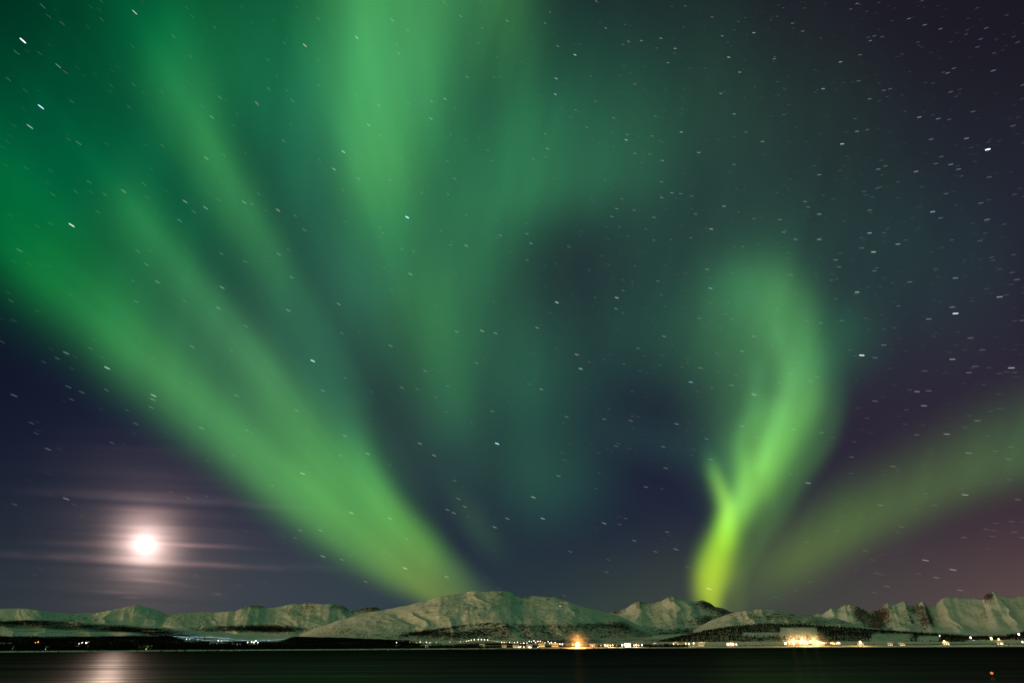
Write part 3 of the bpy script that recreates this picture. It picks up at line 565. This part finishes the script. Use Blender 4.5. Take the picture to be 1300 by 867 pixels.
wood = -.5+.9*smooth(.0, .25, fbm(GX/5., GD*0, 99, 3))*(GD < 1700)*(GX < 830)+.95*smooth(1700, 1760, GD)*(1-smooth(1900, 2150, GD))*(GX < 860)+1.0*smooth(2600, 2900, GD)*(1-smooth(3600, 4200, GD))*(GX < 300)+.9*nb*(GD > 2000)*(GX < 860)+.9*smooth(330, 450, GX)*(GX < 900)*smooth(1750, 1900, GD)*(1-smooth(4200, 5200, GD)*.5)
o = mesh_np('ground', V.reshape(-1, 3), grid_faces(*GX.shape), m_snow('shore_snow_and_scrub', sc=.03, wood=(.010, .008, .007)), {'wood': wood.ravel(), 'rock': (0*wood-.2).ravel()})
tag(o, 'snowy shore land across the fjord with dark scrub', 'ground', kind='structure')
# dark wooded hill on the right
crest_f = [(822,817),(850,811),(880,804.5),(905,799),(935,794),(970,792),(1000,792.5),(1030,793.5),(1060,796),(1085,797.5),(1120,800),(1160,803),(1200,806),(1235,808),(1262,809),(1275,808),(1290,805),(1310,802),(1360,800),(1440,806),(1560,812)]
def bx(x0, x1, y0, y1, a, s=1.2): return lambda u, v: a*smooth(x0-s, x0+s, u)*(1-smooth(x1-s, x1+s, u))*smooth(y0-s*.6, y0+s*.6, v)*(1-smooth(y1-s*.6, y1+s*.6, v))
_cl = [bx(991,1037,796.6,808,-1.6), bx(944,992,803,806.5,-.75,2.5), bx(1104,1160,803,815,-.38,6), bx(1165,1192,807.5,813,-.8,4), bx(1225,1300,812.5,817,-.6,4), bx(952,975,806,808,-.5,3), bx(1000,1030,801.5,803.2,.7,1.5)]
clr = lambda u, v: sum(f(u, v) for f in _cl)
def f_wood(u, v, x, t): return .66+clr(u, v)-1.0*smooth(813.8, 816, v)-.35*(1-smooth(0, .12, t))
ridge('hill', 'long low hill covered in dark forest on the right shore', crest_f, 3400, 1900, 6, jag=.3, relief=.05, gully=.5, power=.85, seed=71, wood=f_wood, mat=m_snow('forest_floor_snow', sc=.03, wood=(.012, .010, .009)), cat='hill')
# ================================================================= FOREST (stuff)
def forest(name, label, spots, mat, seed):
    """spots: (n,4) x, y, z, height of spruces and birches"""
    rg = np.random.RandomState(seed); n = len(spots); Vs, Fs = [], []
    k = 5; off = 0
    for (x, y, z, h) in spots:
        r = h*rg.uniform(.14, .26); a0 = rg.rand()*6.28; lean = rg.uniform(-.03, .03)*h
        for (b, top, w) in ((.06, .55, 1.0), (.35, .80, .74), (.62, 1.0, .42)):
            ang = a0+np.arange(k)*2*math.pi/k+rg.uniform(-.3, .3, k); rad = r*w*rg.uniform(.65, 1.2, k)
            ring = np.stack([x+rad*np.cos(ang), y+rad*np.sin(ang), z+h*b+rg.uniform(-.05, .05, k)*h], 1)
            Vs.append(ring); Vs.append(np.array([[x+lean, y, z+h*top]]))
            Fs += [(off+i, off+(i+1) % k, off+k) for i in range(k)]; off += k+1
    o = mesh_np(name, np.concatenate(Vs), np.array(Fs), mat, smooth=False)
    return tag(o, label, 'forest', kind='stuff')
tree_m = m_plain('dark_spruce_and_birch', (.011, .012, .009), .9, .4, .3)
rg = np.random.RandomState(3)
def ground_point(x, D, z): p = horiz(x, 820.6-(x-650)*ROLL, D); return float(p[0]), float(p[1]), float(z)
top = line([(-200,811.5),(0,810),(60,811),(95,812.5),(150,808.5),(190,809.5),(230,812),(330,814.5),(400,813),(480,813.5),(495,816),(520,817),(560,817.2),(580,816.5),(600,816),(620,818.5),(660,820),(700,820.6),(760,820.3),(800,820.3),(815,819),(830,814.5),(860,815),(880,819),(900,820)])
sp = []
for k in range(6500):
    x = rg.uniform(-200, 905); D = 1672+240*rg.rand()**1.3
    ty = top(x)+rg.exponential(1.0)+.9*float(fbm(x/9., 0.0, 5, 3)); z = float(g_height(x, D))
    zt = float(horiz(x, ty, D)[2]); h = zt-z
    if h < 2.5: continue
    h = min(h, 15)*rg.uniform(.75, 1)
    px, py, pz = ground_point(x, D, z-.3); sp.append((px, py, pz, h))
forest('shore_forest', 'dark strip of forest along the left and middle shore', sp, tree_m, 8)
sp = []
hill = [o for o in scene.objects if o.get('label', '').startswith('long low hill')][0]
hv = np.empty(len(hill.data.vertices)*3, np.float32); hill.data.vertices.foreach_get('co', hv); hv = hv.reshape(-1, 3)
hw = np.empty(len(hv), np.float32); hill.data.attributes['wood'].data.foreach_get('value', hw)
ok = np.nonzero((hw > .38) & (hv[:, 2] > 6) & (np.hypot(hv[:, 0], hv[:, 1]) < 3450))[0]
for i in rg.choice(ok, 9000):
    D = np.hypot(hv[i, 0], hv[i, 1]); sp.append((hv[i, 0]+rg.uniform(-4, 4), hv[i, 1]+rg.uniform(-8, 8), hv[i, 2]-1.5, rg.uniform(5, 12)))
hill = [o for o in scene.objects if o.get('label', '').startswith('low snowy country')][0]
hv2 = np.empty(len(hill.data.vertices)*3, np.float32); hill.data.vertices.foreach_get('co', hv2); hv2 = hv2.reshape(-1, 3)
hw2 = np.empty(len(hv2), np.float32); hill.data.attributes['wood'].data.foreach_get('value', hw2)
ok2 = np.nonzero((hw2 > .45) & (np.hypot(hv2[:, 0], hv2[:, 1]) < 5100))[0]; sp2 = []
for i in rg.choice(ok2, 5000):
    sp2.append((hv2[i, 0]+rg.uniform(-4, 4), hv2[i, 1]+rg.uniform(-8, 8), hv2[i, 2]-1.5, rg.uniform(4, 10)))
forest('lowland_forest', 'dark birch and spruce woods on the low country at left', sp2, tree_m, 11)
forest('hill_forest', 'dark forest covering the low hill on the right', sp, tree_m, 9)
sp = []
for k in range(420):                                                # scrub along the right shore
    x = rg.uniform(905, 1330); D = rg.uniform(1665, 1900)
    if float(fbm(x/14., 3.0, 15, 3)) < .05: continue
    z = float(g_height(x, D)); px, py, pz = ground_point(x, D, z-.3); sp.append((px, py, pz, rg.uniform(1.5, 5)))
forest('shore_scrub', 'small dark bushes dotted along the snowy right shore', sp, tree_m, 10)
# ================================================================= LAMPS AND HOUSES
def lathe(prof, n=10):
    V, F4 = [], []
    for r, z in prof: V += [(r*math.cos(2*math.pi*i/n), r*math.sin(2*math.pi*i/n), z) for i in range(n)]
    for k in range(len(prof)-1):
        for i in range(n): j = (i+1) % n; F4.append((k*n+i, k*n+j, k*n+n+j, k*n+n+i))
    return np.array(V, float), np.array(F4)
pole_m = m_plain('galvanised_pole', (.12, .12, .12), .5, .2, 2.0, .6)
LC = {'o': (1, .40, .08), 'w': (1, .80, .62), 'b': (.60, .78, 1), 'y': (1, .60, .22), 'r': (1, .16, .10)}
bulb_m = {k: m_emit('lamp_glow_'+n, c, LAMP_E[k], 'NONE') for (k, n), c in zip((('o', 'orange'), ('w', 'white'), ('b', 'bluish'), ('y', 'amber'), ('r', 'red')), LC.values())}
bulb_lo = {k: m_emit('dim_lamp_glow_'+n, LC[k], LAMP_E[k]*.3, 'NONE') for k, n in (('o', 'orange'), ('w', 'white'), ('b', 'bluish'), ('y', 'amber'), ('r', 'red'))}
PV, PF = lathe([(.22, 0), (.16, .5), (.12, .94), (.3, .95), (.3, 1), (.02, 1.02)])
BV, BF = lathe([(.02, -1), (.5, -.9), (.88, -.5), (1, 0), (.88, .5), (.5, .9), (.02, 1)], 12)
pole_me = bulb_me = None
def put_lamp(x, y, r, c, label, group, name='street_lamp', H=6.5, Dfix=None, dim=False, cat='street lamp'):
    """a lamp seen in direction (x, y): it stands on the land where that line of sight meets lamp height"""
    global pole_me, bulb_me
    Ds = np.arange(1668, 3200, 6.0) if Dfix is None else np.array([Dfix])
    z = horiz(np.full(Ds.shape, x), np.full(Ds.shape, y), Ds)[:, 2]; g = g_height(np.full(Ds.shape, x), Ds)
    i = int(np.argmin(np.abs(z-g-H))); D = Ds[i]; zz = float(z[i]); gg = float(g[i])
    if Dfix is not None: gg = zz-H
    if zz-gg < 2.5: gg = zz-2.5
    px, py, _ = ground_point(x, D, 0)
    root = link(bpy.data.objects.new(name, None)); root.location = (px, py, gg); root.empty_display_size = 1
    tag(root, label, cat, group)
    if pole_me is None:
        a = mesh_np('pole', PV, PF, pole_m); b = mesh_np('lamp_head', BV, BF); pole_me, bulb_me = a.data, b.data
        bulb_me.materials.append(bulb_m['w'])
    else: a = link(bpy.data.objects.new('pole', pole_me)); b = link(bpy.data.objects.new('lamp_head', bulb_me))
    a.parent = root; b.parent = root; a.scale = (1, 1, max(zz-gg-r*.9, .5))
    b.location = (0, 0, zz-gg); b.scale = (r*1.15, r*1.15, r*1.55)  # oversized and stretched upright to imitate lens glare spikes
    b.material_slots[0].link = 'OBJECT'; b.material_slots[0].material = (bulb_lo if dim else bulb_m)[c]
    return root, Vector((px, py, zz))
def glow_light(p, power, c, rad=2.0, up=3, kind='SPOT', down=.55):
    # shaded towards the water: shines inland and down on the snow
    l = bpy.data.lights.new('lamp_or_fill_light', kind); l.energy = power; l.color = LC[c]; l.shadow_soft_size = rad
    o = link(bpy.data.objects.new('lamp_or_fill_light', l)); o.location = (p[0]*.998, p[1]*.998, p[2]+up)
    if kind == 'SPOT':
        l.spot_size = math.radians(165); l.spot_blend = .3
        v = Vector((p[0], p[1], 0)).normalized()+Vector((0, 0, -down)); o.rotation_euler = v.to_track_quat('-Z', 'Y').to_euler()
    return o
K = 2.38                                                              # metres that one unit of the view sheet covers at the town
L_LEFT = [(45,815,1.5,'o',0),(42,815.6,1.0,'o',0),(98,817,1.1,'w',0),(102,816,1.5,'w',0),(107,816,1.7,'w',0),(110,815,1.0,'y',0),(128,818.4,.7,'o',1),(0,821,.7,'w',1)]
for x, y, r, c, d in L_LEFT:
    where = 'near the left edge' if x < 60 and x > 10 else ('beside the pale building at left' if x < 115 else 'alone among the dark trees at left')
    if x < 10: where = 'at the very left edge of the shore'
    rt, p = put_lamp(x, y, r, c, '%s lamp %s on the far shore' % ({'o': 'orange', 'w': 'white', 'y': 'amber'}[c], where), 'lamps on the left shore', dim=bool(d))
    if r > 1.4: glow_light(p, 5e4, c)
for x, y, r, c, d in [(234,811,.7,'b',0),(238,811.2,.8,'b',1),(248,811.6,.7,'b',1),(275,812.8,.8,'w',0),(279,813.2,.7,'o',0),(283,813,.8,'o',1),(313,815,1.0,'w',0),(318,814.5,1.1,'w',0),(323,813.3,1.3,'b',0),(326,815,1.0,'b',0),(321,815,1.3,'b',0)]:
    lab = 'cold white floodlight of the small lit field below the left mountains' if x > 300 else ('small orange lamp above the forest left of the floodlit field' if c == 'o' else ('white lamp above the forest left of the floodlit field' if c == 'w' else 'dim bluish lamp on the pale snow at left'))
    rt, p = put_lamp(x, y, r, c, lab, 'floodlights and lamps by the pale snowfield', name='floodlight' if x > 300 else 'street_lamp', dim=bool(d), Dfix=2100, cat='floodlight' if x > 300 else 'street lamp')
    if x == 318:
        for fx in (238, 262, 300, 330):
            for fD in (2350, 2900, 3500):
                gz = 6+(fD-2000)/3200*95; fp = ground_point(fx, fD, gz); glow_light(fp, 2.2e5 if fx > 290 else 1.6e5, 'b', 5, 90, down=.35)  # unseen lights without masts, added above the slope to turn its snow bluish
    pass
row = [(503,815.2,1.3,'w'),(520,815,.8,'o'),(524,815.4,.5,'o'),(528,815,.5,'w'),(533,814.4,1.1,'w'),(537,815.2,.6,'o'),(541,814.8,1.2,'w'),(545.5,815.4,.7,'w'),(554,815.2,.5,'w'),(571,814.8,.7,'w')]
row += [(580,814.6,.8,'o'),(584,814.2,.9,'w'),(588,813.8,.8,'o'),(592,813.4,.9,'w'),(595,812.8,1.0,'w'),(598,812.0,1.1,'w'),(602,811.6,1.2,'w'),(607,811.4,1.3,'w'),(611,811.4,1.2,'w'),(615,811.6,1.3,'w'),(619,811.8,1.2,'w')]
for x, y, r, c in row:
    seg = 'in the row that climbs onto the rise left of the town' if x >= 580 else 'in the sparse row above the dark shore forest'
    rt, p = put_lamp(x, y, r, c, '%s %s street lamp %s' % ('small' if r < .85 else 'bright', 'orange' if c == 'o' else 'white', seg), 'street lamps '+seg)
    if x in (503, 541, 598, 607, 619): glow_light(p, 5e4, 'y')
town = [(624,812.8,.7,'o'),(628,813.4,.9,'o'),(631,814,.7,'w'),(634,814.2,1.0,'o'),(637,814.8,1.1,'w'),(640,815,1.0,'w'),(643,815.2,1.0,'o'),(647,815,1.1,'w'),(650,815.4,.8,'o'),(653,815.2,1.0,'w'),(657,814.8,1.2,'w'),(661,816,.9,'o'),(665,816,1.4,'w'),(669,815.6,1.0,'w'),(672,813.6,1.2,'w'),(675,814.2,1.0,'b'),(678,813.0,1.3,'w'),(680,815,1.1,'w'),(683,813.8,1.2,'w'),(686,813.6,1.1,'w'),(689,814.4,1.0,'o'),(692,815.4,.8,'w'),(696,814,1.0,'w'),(698,816.4,1.1,'w'),(700,815.2,1.3,'w'),(702,816.6,1.3,'w'),(705,815.2,1.3,'w'),(708,817,1.2,'w'),(711,817,1.0,'w'),(714,817.4,1.1,'w'),(659,821,1.0,'y'),(661,820.6,.8,'w'),(665,821,1.1,'y'),(672,821,1.1,'w'),(674,821.4,.8,'w'),(683,821,.7,'y'),(720,818.4,.5,'o'),(727,817.8,1.3,'o')]
town += [(745,819.4,.5,'o'),(752,819.6,.5,'w'),(758,819.4,.6,'o'),(763,819,.7,'y'),(768,818.8,1.1,'w'),(771,819.6,.8,'w'),(775,819,1.0,'w'),(778,818.6,1.1,'y'),(783,819,.6,'o'),(790,818.6,1.4,'w'),(793,818.2,1.2,'w'),(797,818.8,1.0,'y'),(800,818.6,1.3,'w'),(805,818.8,1.2,'y'),(808,818.4,1.4,'w'),(811,818.8,1.0,'y'),(815,818.4,1.2,'w')]
for x, y, r, c in town:
    seg = 'low by the waterline under the town' if y > 820 else ('in the crowded town lights left of the orange blaze' if x < 730 else 'in the lamp cluster right of the orange blaze')
    rt, p = put_lamp(x, y, r, c, '%s %s lamp %s' % ('small' if r < .9 else 'bright', {'o': 'orange', 'w': 'white', 'b': 'bluish', 'y': 'amber'}[c], seg), 'town lamps '+seg, H=5.5 if y < 820 else 3)
    if x in (637, 657, 680, 700, 711, 775, 793, 808): glow_light(p, 7e4, 'y')
rt, p_big = put_lamp(733.5, 818.3, 4.4, 'o', 'huge blazing orange floodlight at the quay in the middle of the town', 'brightest lamps', name='floodlight', H=7, Dfix=1662, cat='floodlight')
glow_light(p_big, 7e5, 'o', 5.8, 0, 'POINT'); glow_light(p_big*1.012, 3.5e5, 'o', 3, 25)
[c for c in rt.children if c.name.startswith('lamp_head')][0].material_slots[0].material = m_emit('blazing_flood_glow', (1, .42, .09), 9)
def glare(name, label, c, rx, ry, rz, dens):  # added scattering volume imitating lens glare round bright lamps
    bm = bmesh.new(); bmesh.ops.create_icosphere(bm, subdivisions=4, radius=1); me = bpy.data.meshes.new(name); bm.to_mesh(me); bm.free()
    o = link(bpy.data.objects.new(name, me)); o.location = c; o.scale = (rx, ry, rz); tag(o, label, 'glare', kind='stuff')
    q = Nodes('glare_volume'); tc = q.n('TexCoord'); ln = q.n('VectorMath', operation='LENGTH'); q.link(tc.outputs['Object'], ln.inputs[0])
    f = q.math('SUBTRACT', 1.0, ln.outputs['Value'], True); f = q.math('MULTIPLY', q.math('POWER', f, 1.4), dens)
    v = q.n('VolumePrincipled', {'Color': (.95, .95, .95, 1), 'Density': f, 'Anisotropy': .5}); q.link(v.outputs[0], q.out.inputs['Volume'])
    me.materials.append(q.m); return o
glare('glare', 'orange lens mist round the blazing quay floodlight', (p_big[0], p_big[1], p_big[2]), 44, 44, 44, .010)
right = [(831,817,1.3,'w','lone warm lamp between the town and the wooded hill'),(833,816.2,1.0,'o','small orange lamp beside the lone warm lamp before the wooded hill')]
for x, y, r, c in [(855,817,1.4,'w'),(858,816,1.5,'y'),(861,817.4,1.0,'o'),(871,816.4,1.3,'y'),(875,817,1.3,'w'),(881,816.2,1.2,'w'),(888,816.4,1.1,'w'),(892,815.6,1.2,'w'),(894,816.6,.9,'y')]:
    right.append((x, y, r, c, 'warm lamp in the scattered group at the left foot of the wooded hill'))
for x, y, r, c in [(896,812.6,1.0,'b'),(899,812.8,.9,'b'),(914,814.8,1.2,'b'),(920,815.2,.9,'b')]: right.append((x, y, r, c, 'cold bluish lamp at the left foot of the wooded hill'))
for x, y, r, c in [(909,815,.8,'o'),(924,817.6,1.6,'w'),(928,817,1.6,'y'),(931,817.4,1.5,'w'),(935,817.6,1.4,'y')]: right.append((x, y, r, c, 'bright amber lamp in the tight knot by the shore road'))
for x, y, r, c, lab in right:
    rt, p = put_lamp(x, y, r, c, lab, 'lamps at the foot of the wooded hill', H=6)
    if x in (831, 858, 875, 892, 928): glow_light(p, 6e4, 'y')
rg2 = random.Random(12); n = 0
for k in range(46):
    x = 997+rg2.random()**1.25*70; big = max(0, 1-abs(x-1010)/34)
    y = 816.6-rg2.random()*(1.2+4.0*big); r = rg2.uniform(.8, 1.25)+1.1*big*rg2.random()
    rt, p = put_lamp(x, y, r, rg2.choice('wyyoo'), '%s lamp in the blazing port cluster below the snowy clearing' % ('big amber' if r > 1.5 else 'small amber'), '%s lamps of the blazing port cluster' % ('big' if r > 1.5 else 'small'), H=7)
    if k % 7 == 0: glow_light(p, 9e4, 'y', 3, 9)
for x, y, r, c, lab in [(1093,815,2.0,'y','single bright amber lamp right of the blazing port cluster'),(1092,820,.6,'y','tiny amber lamp at the waterline right of the port cluster'),
    (1196.5,806.4,.9,'w','small white lamp high on the dark wooded slope at right'),(1200,814,1.7,'y','amber lamp on the slope below the small white one at right'),
    (1235,809,1.7,'w','white lamp standing alone on the dark slope near the right edge'),(1261,810,2.4,'y','largest amber lamp on the slope near the right edge'),(1270,811,1.6,'y','amber lamp just right of the largest one near the right edge'),
    (1271.5,816.4,.8,'w','small white lamp near the shore below the large amber lamp at right'),(1298,804.6,1.8,'w','warm white lamp at the right edge on the hilltop'),(1299,814.5,1.2,'y','amber lamp at the right edge near the shore')]:
    rt, p = put_lamp(x, y, r, c, lab, 'single lamps on the right shore', H=8, Dfix=2350 if y < 812 else None)
    if r > 1.5: glow_light(p, 5e4, c)
# the two lights high on the middle mountain
for x, y, r, c, lab in [(714.6,764.6,3.6,'r','red light on the mast on the shoulder of the middle mountain'),(713,769,3.0,'w','white light just below the red mast light on the mountain')]:
    put_lamp(x, y, r, c, lab, 'lights on the mountain', name='beacon_mast', H=22, Dfix=6900, dim=True, cat='beacon')
pc = horiz(1018, 815, 1740); glare('glare', 'amber lens mist over the blazing port cluster', (pc[0], pc[1], 16), 75, 60, 34, .009)
for dx_ in (-26, 0, 30): glow_light((pc[0]+dx_, pc[1]-6, 15), 9e4, 'y', 2, 0, 'POINT')  # unseen lights added inside the port's glare volume
# houses
wall_cols = {'white': (.62, .62, .58), 'red': (.22, .035, .025), 'ochre': (.42, .27, .09), 'grey': (.25, .26, .27)}
wall_m = {k: m_plain('painted_boards_'+k, c, .7, .15, 1.5) for k, c in wall_cols.items()}
roof_m = m_plain('snow_covered_roof', (.70, .73, .74), .8, .1, .8)
win_m = m_emit('lit_window', (1, .66, .32), 2.4)
def box(x0, x1, y0, y1, z0, z1):
    V = np.array([(x, y, z) for z in (z0, z1) for y in (y0, y1) for x in (x0, x1)], float)
    return V, np.array([(0, 2, 3, 1), (4, 5, 7, 6), (0, 1, 5, 4), (2, 6, 7, 3), (0, 4, 6, 2), (1, 3, 7, 5)])
def put_house(x, D, w, dp, h, colr, label, nwin=3, turn=0):
    z = float(g_height(x, D)); px, py, pz = ground_point(x, D, z-.4)
    root = link(bpy.data.objects.new('house', None)); root.location = (px, py, pz); root.rotation_euler = (0, 0, -math.atan2(px, py)+turn)
    tag(root, label, 'house', 'houses along the far shore')
    V, Fq = box(-w/2, w/2, -dp/2, dp/2, 0, h)
    gab = np.array([(-w/2, 0, h+dp*.36), (w/2, 0, h+dp*.36)]); V = np.vstack([V, gab])
    me_o = mesh_np('wall', V, np.vstack([Fq, [(4, 8, 6, 6)], [(5, 7, 9, 9)]]) if False else Fq, wall_m[colr], smooth=False, parent=root)
    mesh_np('gable', np.array([(-w/2, -dp/2, h), (-w/2, dp/2, h), (-w/2, 0, h+dp*.36), (w/2, -dp/2, h), (w/2, dp/2, h), (w/2, 0, h+dp*.36)], float), np.array([(0, 2, 1), (3, 4, 5)]), wall_m[colr], smooth=False, parent=root)
    e = .6; t_ = .35; rz = h+dp*.36; ez = h-e*.72
    R_ = np.array([(s*(w/2+e), yy, zz) for s in (-1, 1) for (yy, zz) in ((-dp/2-e, ez), (0, rz), (dp/2+e, ez), (dp/2+e, ez+t_), (0, rz+t_), (-dp/2-e, ez+t_))], float)
    fr = [(i, (i+1) % 6, (i+1) % 6+6, i+6) for i in range(6)]+[(0, 5, 4, 1), (1, 4, 3, 2), (6, 7, 10, 11), (7, 8, 9, 10)]
    rf = mesh_np('roof', R_, np.array(fr), roof_m, smooth=False, parent=root)
    V, Fq = box(w*.2, w*.2+.9, -.45, .45, rz-.6, rz+1.3); mesh_np('chimney', V, Fq, wall_m['grey'], smooth=False, parent=rf)
    for k in range(nwin):
        cx = -w/2+w*(k+.5)/nwin; V, Fq = box(cx-.75, cx+.75, -dp/2-.06, -dp/2+.04, h*.35, h*.35+1.4)
        mesh_np('window', V, Fq, win_m, smooth=False, parent=root)
    return root
H_ = [(12,1740,11,8,5,'white','white house by the left edge of the shore'),(60,1720,13,8,5,'ochre','ochre house right of the orange lamps at far left'),(103,1745,22,10,6,'white','long pale building beside the white lamps at left'),
 (183,1690,20,10,5,'ochre','pale long building low in the forest left of centre'),(190,1705,9,8,6,'grey','small grey house right behind the pale long building'),
 (272,1760,12,8,5,'white','white house under the small orange lamps'),(320,1850,24,12,7,'white','pale clubhouse beside the cold floodlights'),
 (505,1770,10,8,5,'red','red house below the first bright lamp of the sparse row'),(541,1780,11,8,5,'white','white house in the middle of the sparse lamp row'),
 (612,1850,14,9,6,'white','white house under the climbing row of lamps'),(640,1740,12,8,5,'red','red house at the left end of the town'),(655,1700,16,9,5,'white','white boathouse at the waterline under the town'),
 (672,1690,14,9,5,'ochre','ochre boathouse at the waterline under the town'),(688,1760,16,10,7,'white','tall white house among the crowded town lamps'),(705,1740,18,10,7,'grey','grey block at the right end of the crowded town lamps'),
 (752,1760,14,9,4.5,'red','dark red quay shed right of the orange floodlight'),(770,1720,12,8,5,'red','red house at the left of the lamp cluster beyond the quay'),(797,1720,15,9,6,'white','white house in the lamp cluster beyond the quay'),
 (831,1740,11,8,5,'ochre','ochre house by the lone warm lamp'),(860,1740,13,9,6,'red','red house at the left foot of the wooded hill'),(890,1750,15,9,6,'white','white house beneath the bluish lamps'),
 (928,1740,14,9,6,'ochre','ochre house at the tight knot of amber lamps'),(1008,1790,26,14,7,'red','big dark red warehouse inside the blazing port cluster'),(1040,1770,20,10,6,'grey','grey warehouse at the right of the port cluster'),
 (1093,1730,11,8,5,'white','white house by the single bright lamp'),(1131,1700,10,8,4.5,'red','dark red cabin on the snow, left of a pair'),(1145,1705,10,8,4.5,'ochre','dark brown cabin on the snow, right of a pair'),
 (1201,1760,11,8,5,'white','white house by the amber lamp on the right slope'),(1271,1760,12,8,5,'white','white house near the shore at far right')]
for i, (x, D, w, dp, h, c, lab) in enumerate(H_):
    put_house(x, D, w, dp, h, c, lab, nwin=3 if w < 16 else 5, turn=rg2.uniform(-.35, .35))
# road along the right shore
xs = np.arange(862, 1330, 3.0); rows_ = []
for x in xs:
    wob = 6*float(fbm(x/60., 1.0, 44, 2)); zl = float(g_height(x, 1695+wob))+1.2
    for dd in (0, 7): rows_.append(ground_point(x, 1692+wob+dd, zl))
    for dd in (7, 0): rows_.append(ground_point(x, 1692+wob+dd+(3 if dd else -3), zl-2.5))
Vr = np.array(rows_).reshape(-1, 4, 3)[:, [3, 0, 1, 2]].reshape(-1, 3)
o = mesh_np('road', Vr, grid_faces(len(xs), 4), m_plain('packed_snow_road', (.62, .60, .56), .6, .1, .05))
tag(o, 'snowy shore road on a low bank along the right shore', 'road', kind='structure')
# lantern buoy close to the camera
bp_ = None
dv = direction(1259, 854); s_ = (CAM_Z-.95)/-dv[2]; bx, by = dv[0]*s_, dv[1]*s_
root = link(bpy.data.objects.new('buoy', None)); root.location = (bx, by, 0)
tag(root, 'small dark buoy with an orange red lantern floating at the lower right', 'buoy')
V, Fq = lathe([(.02, -.3), (.34, -.25), (.42, .02), (.40, .22), (.16, .34), (.05, .36)], 20); mesh_np('float', V, Fq, m_plain('dark_buoy_paint', (.03, .012, .01), .5, .3, 4), parent=root)
V, Fq = lathe([(.045, .34), (.04, .74), (.10, .76), (.10, .79), (.02, .80)], 12); mesh_np('mast', V, Fq, pole_m, parent=root)
V, Fq = lathe([(.06, .79), (.17, .83), (.21, .93), (.20, 1.02), (.12, 1.12), (.02, 1.15)], 18); mesh_np('lantern', V, Fq, m_emit('buoy_lantern_glow', (1, .27, .08), .9), parent=root)
V, Fq = lathe([(.12, 1.12), (.14, 1.15), (.02, 1.2)], 12); mesh_np('lantern_cap', V, Fq, pole_m, parent=root)
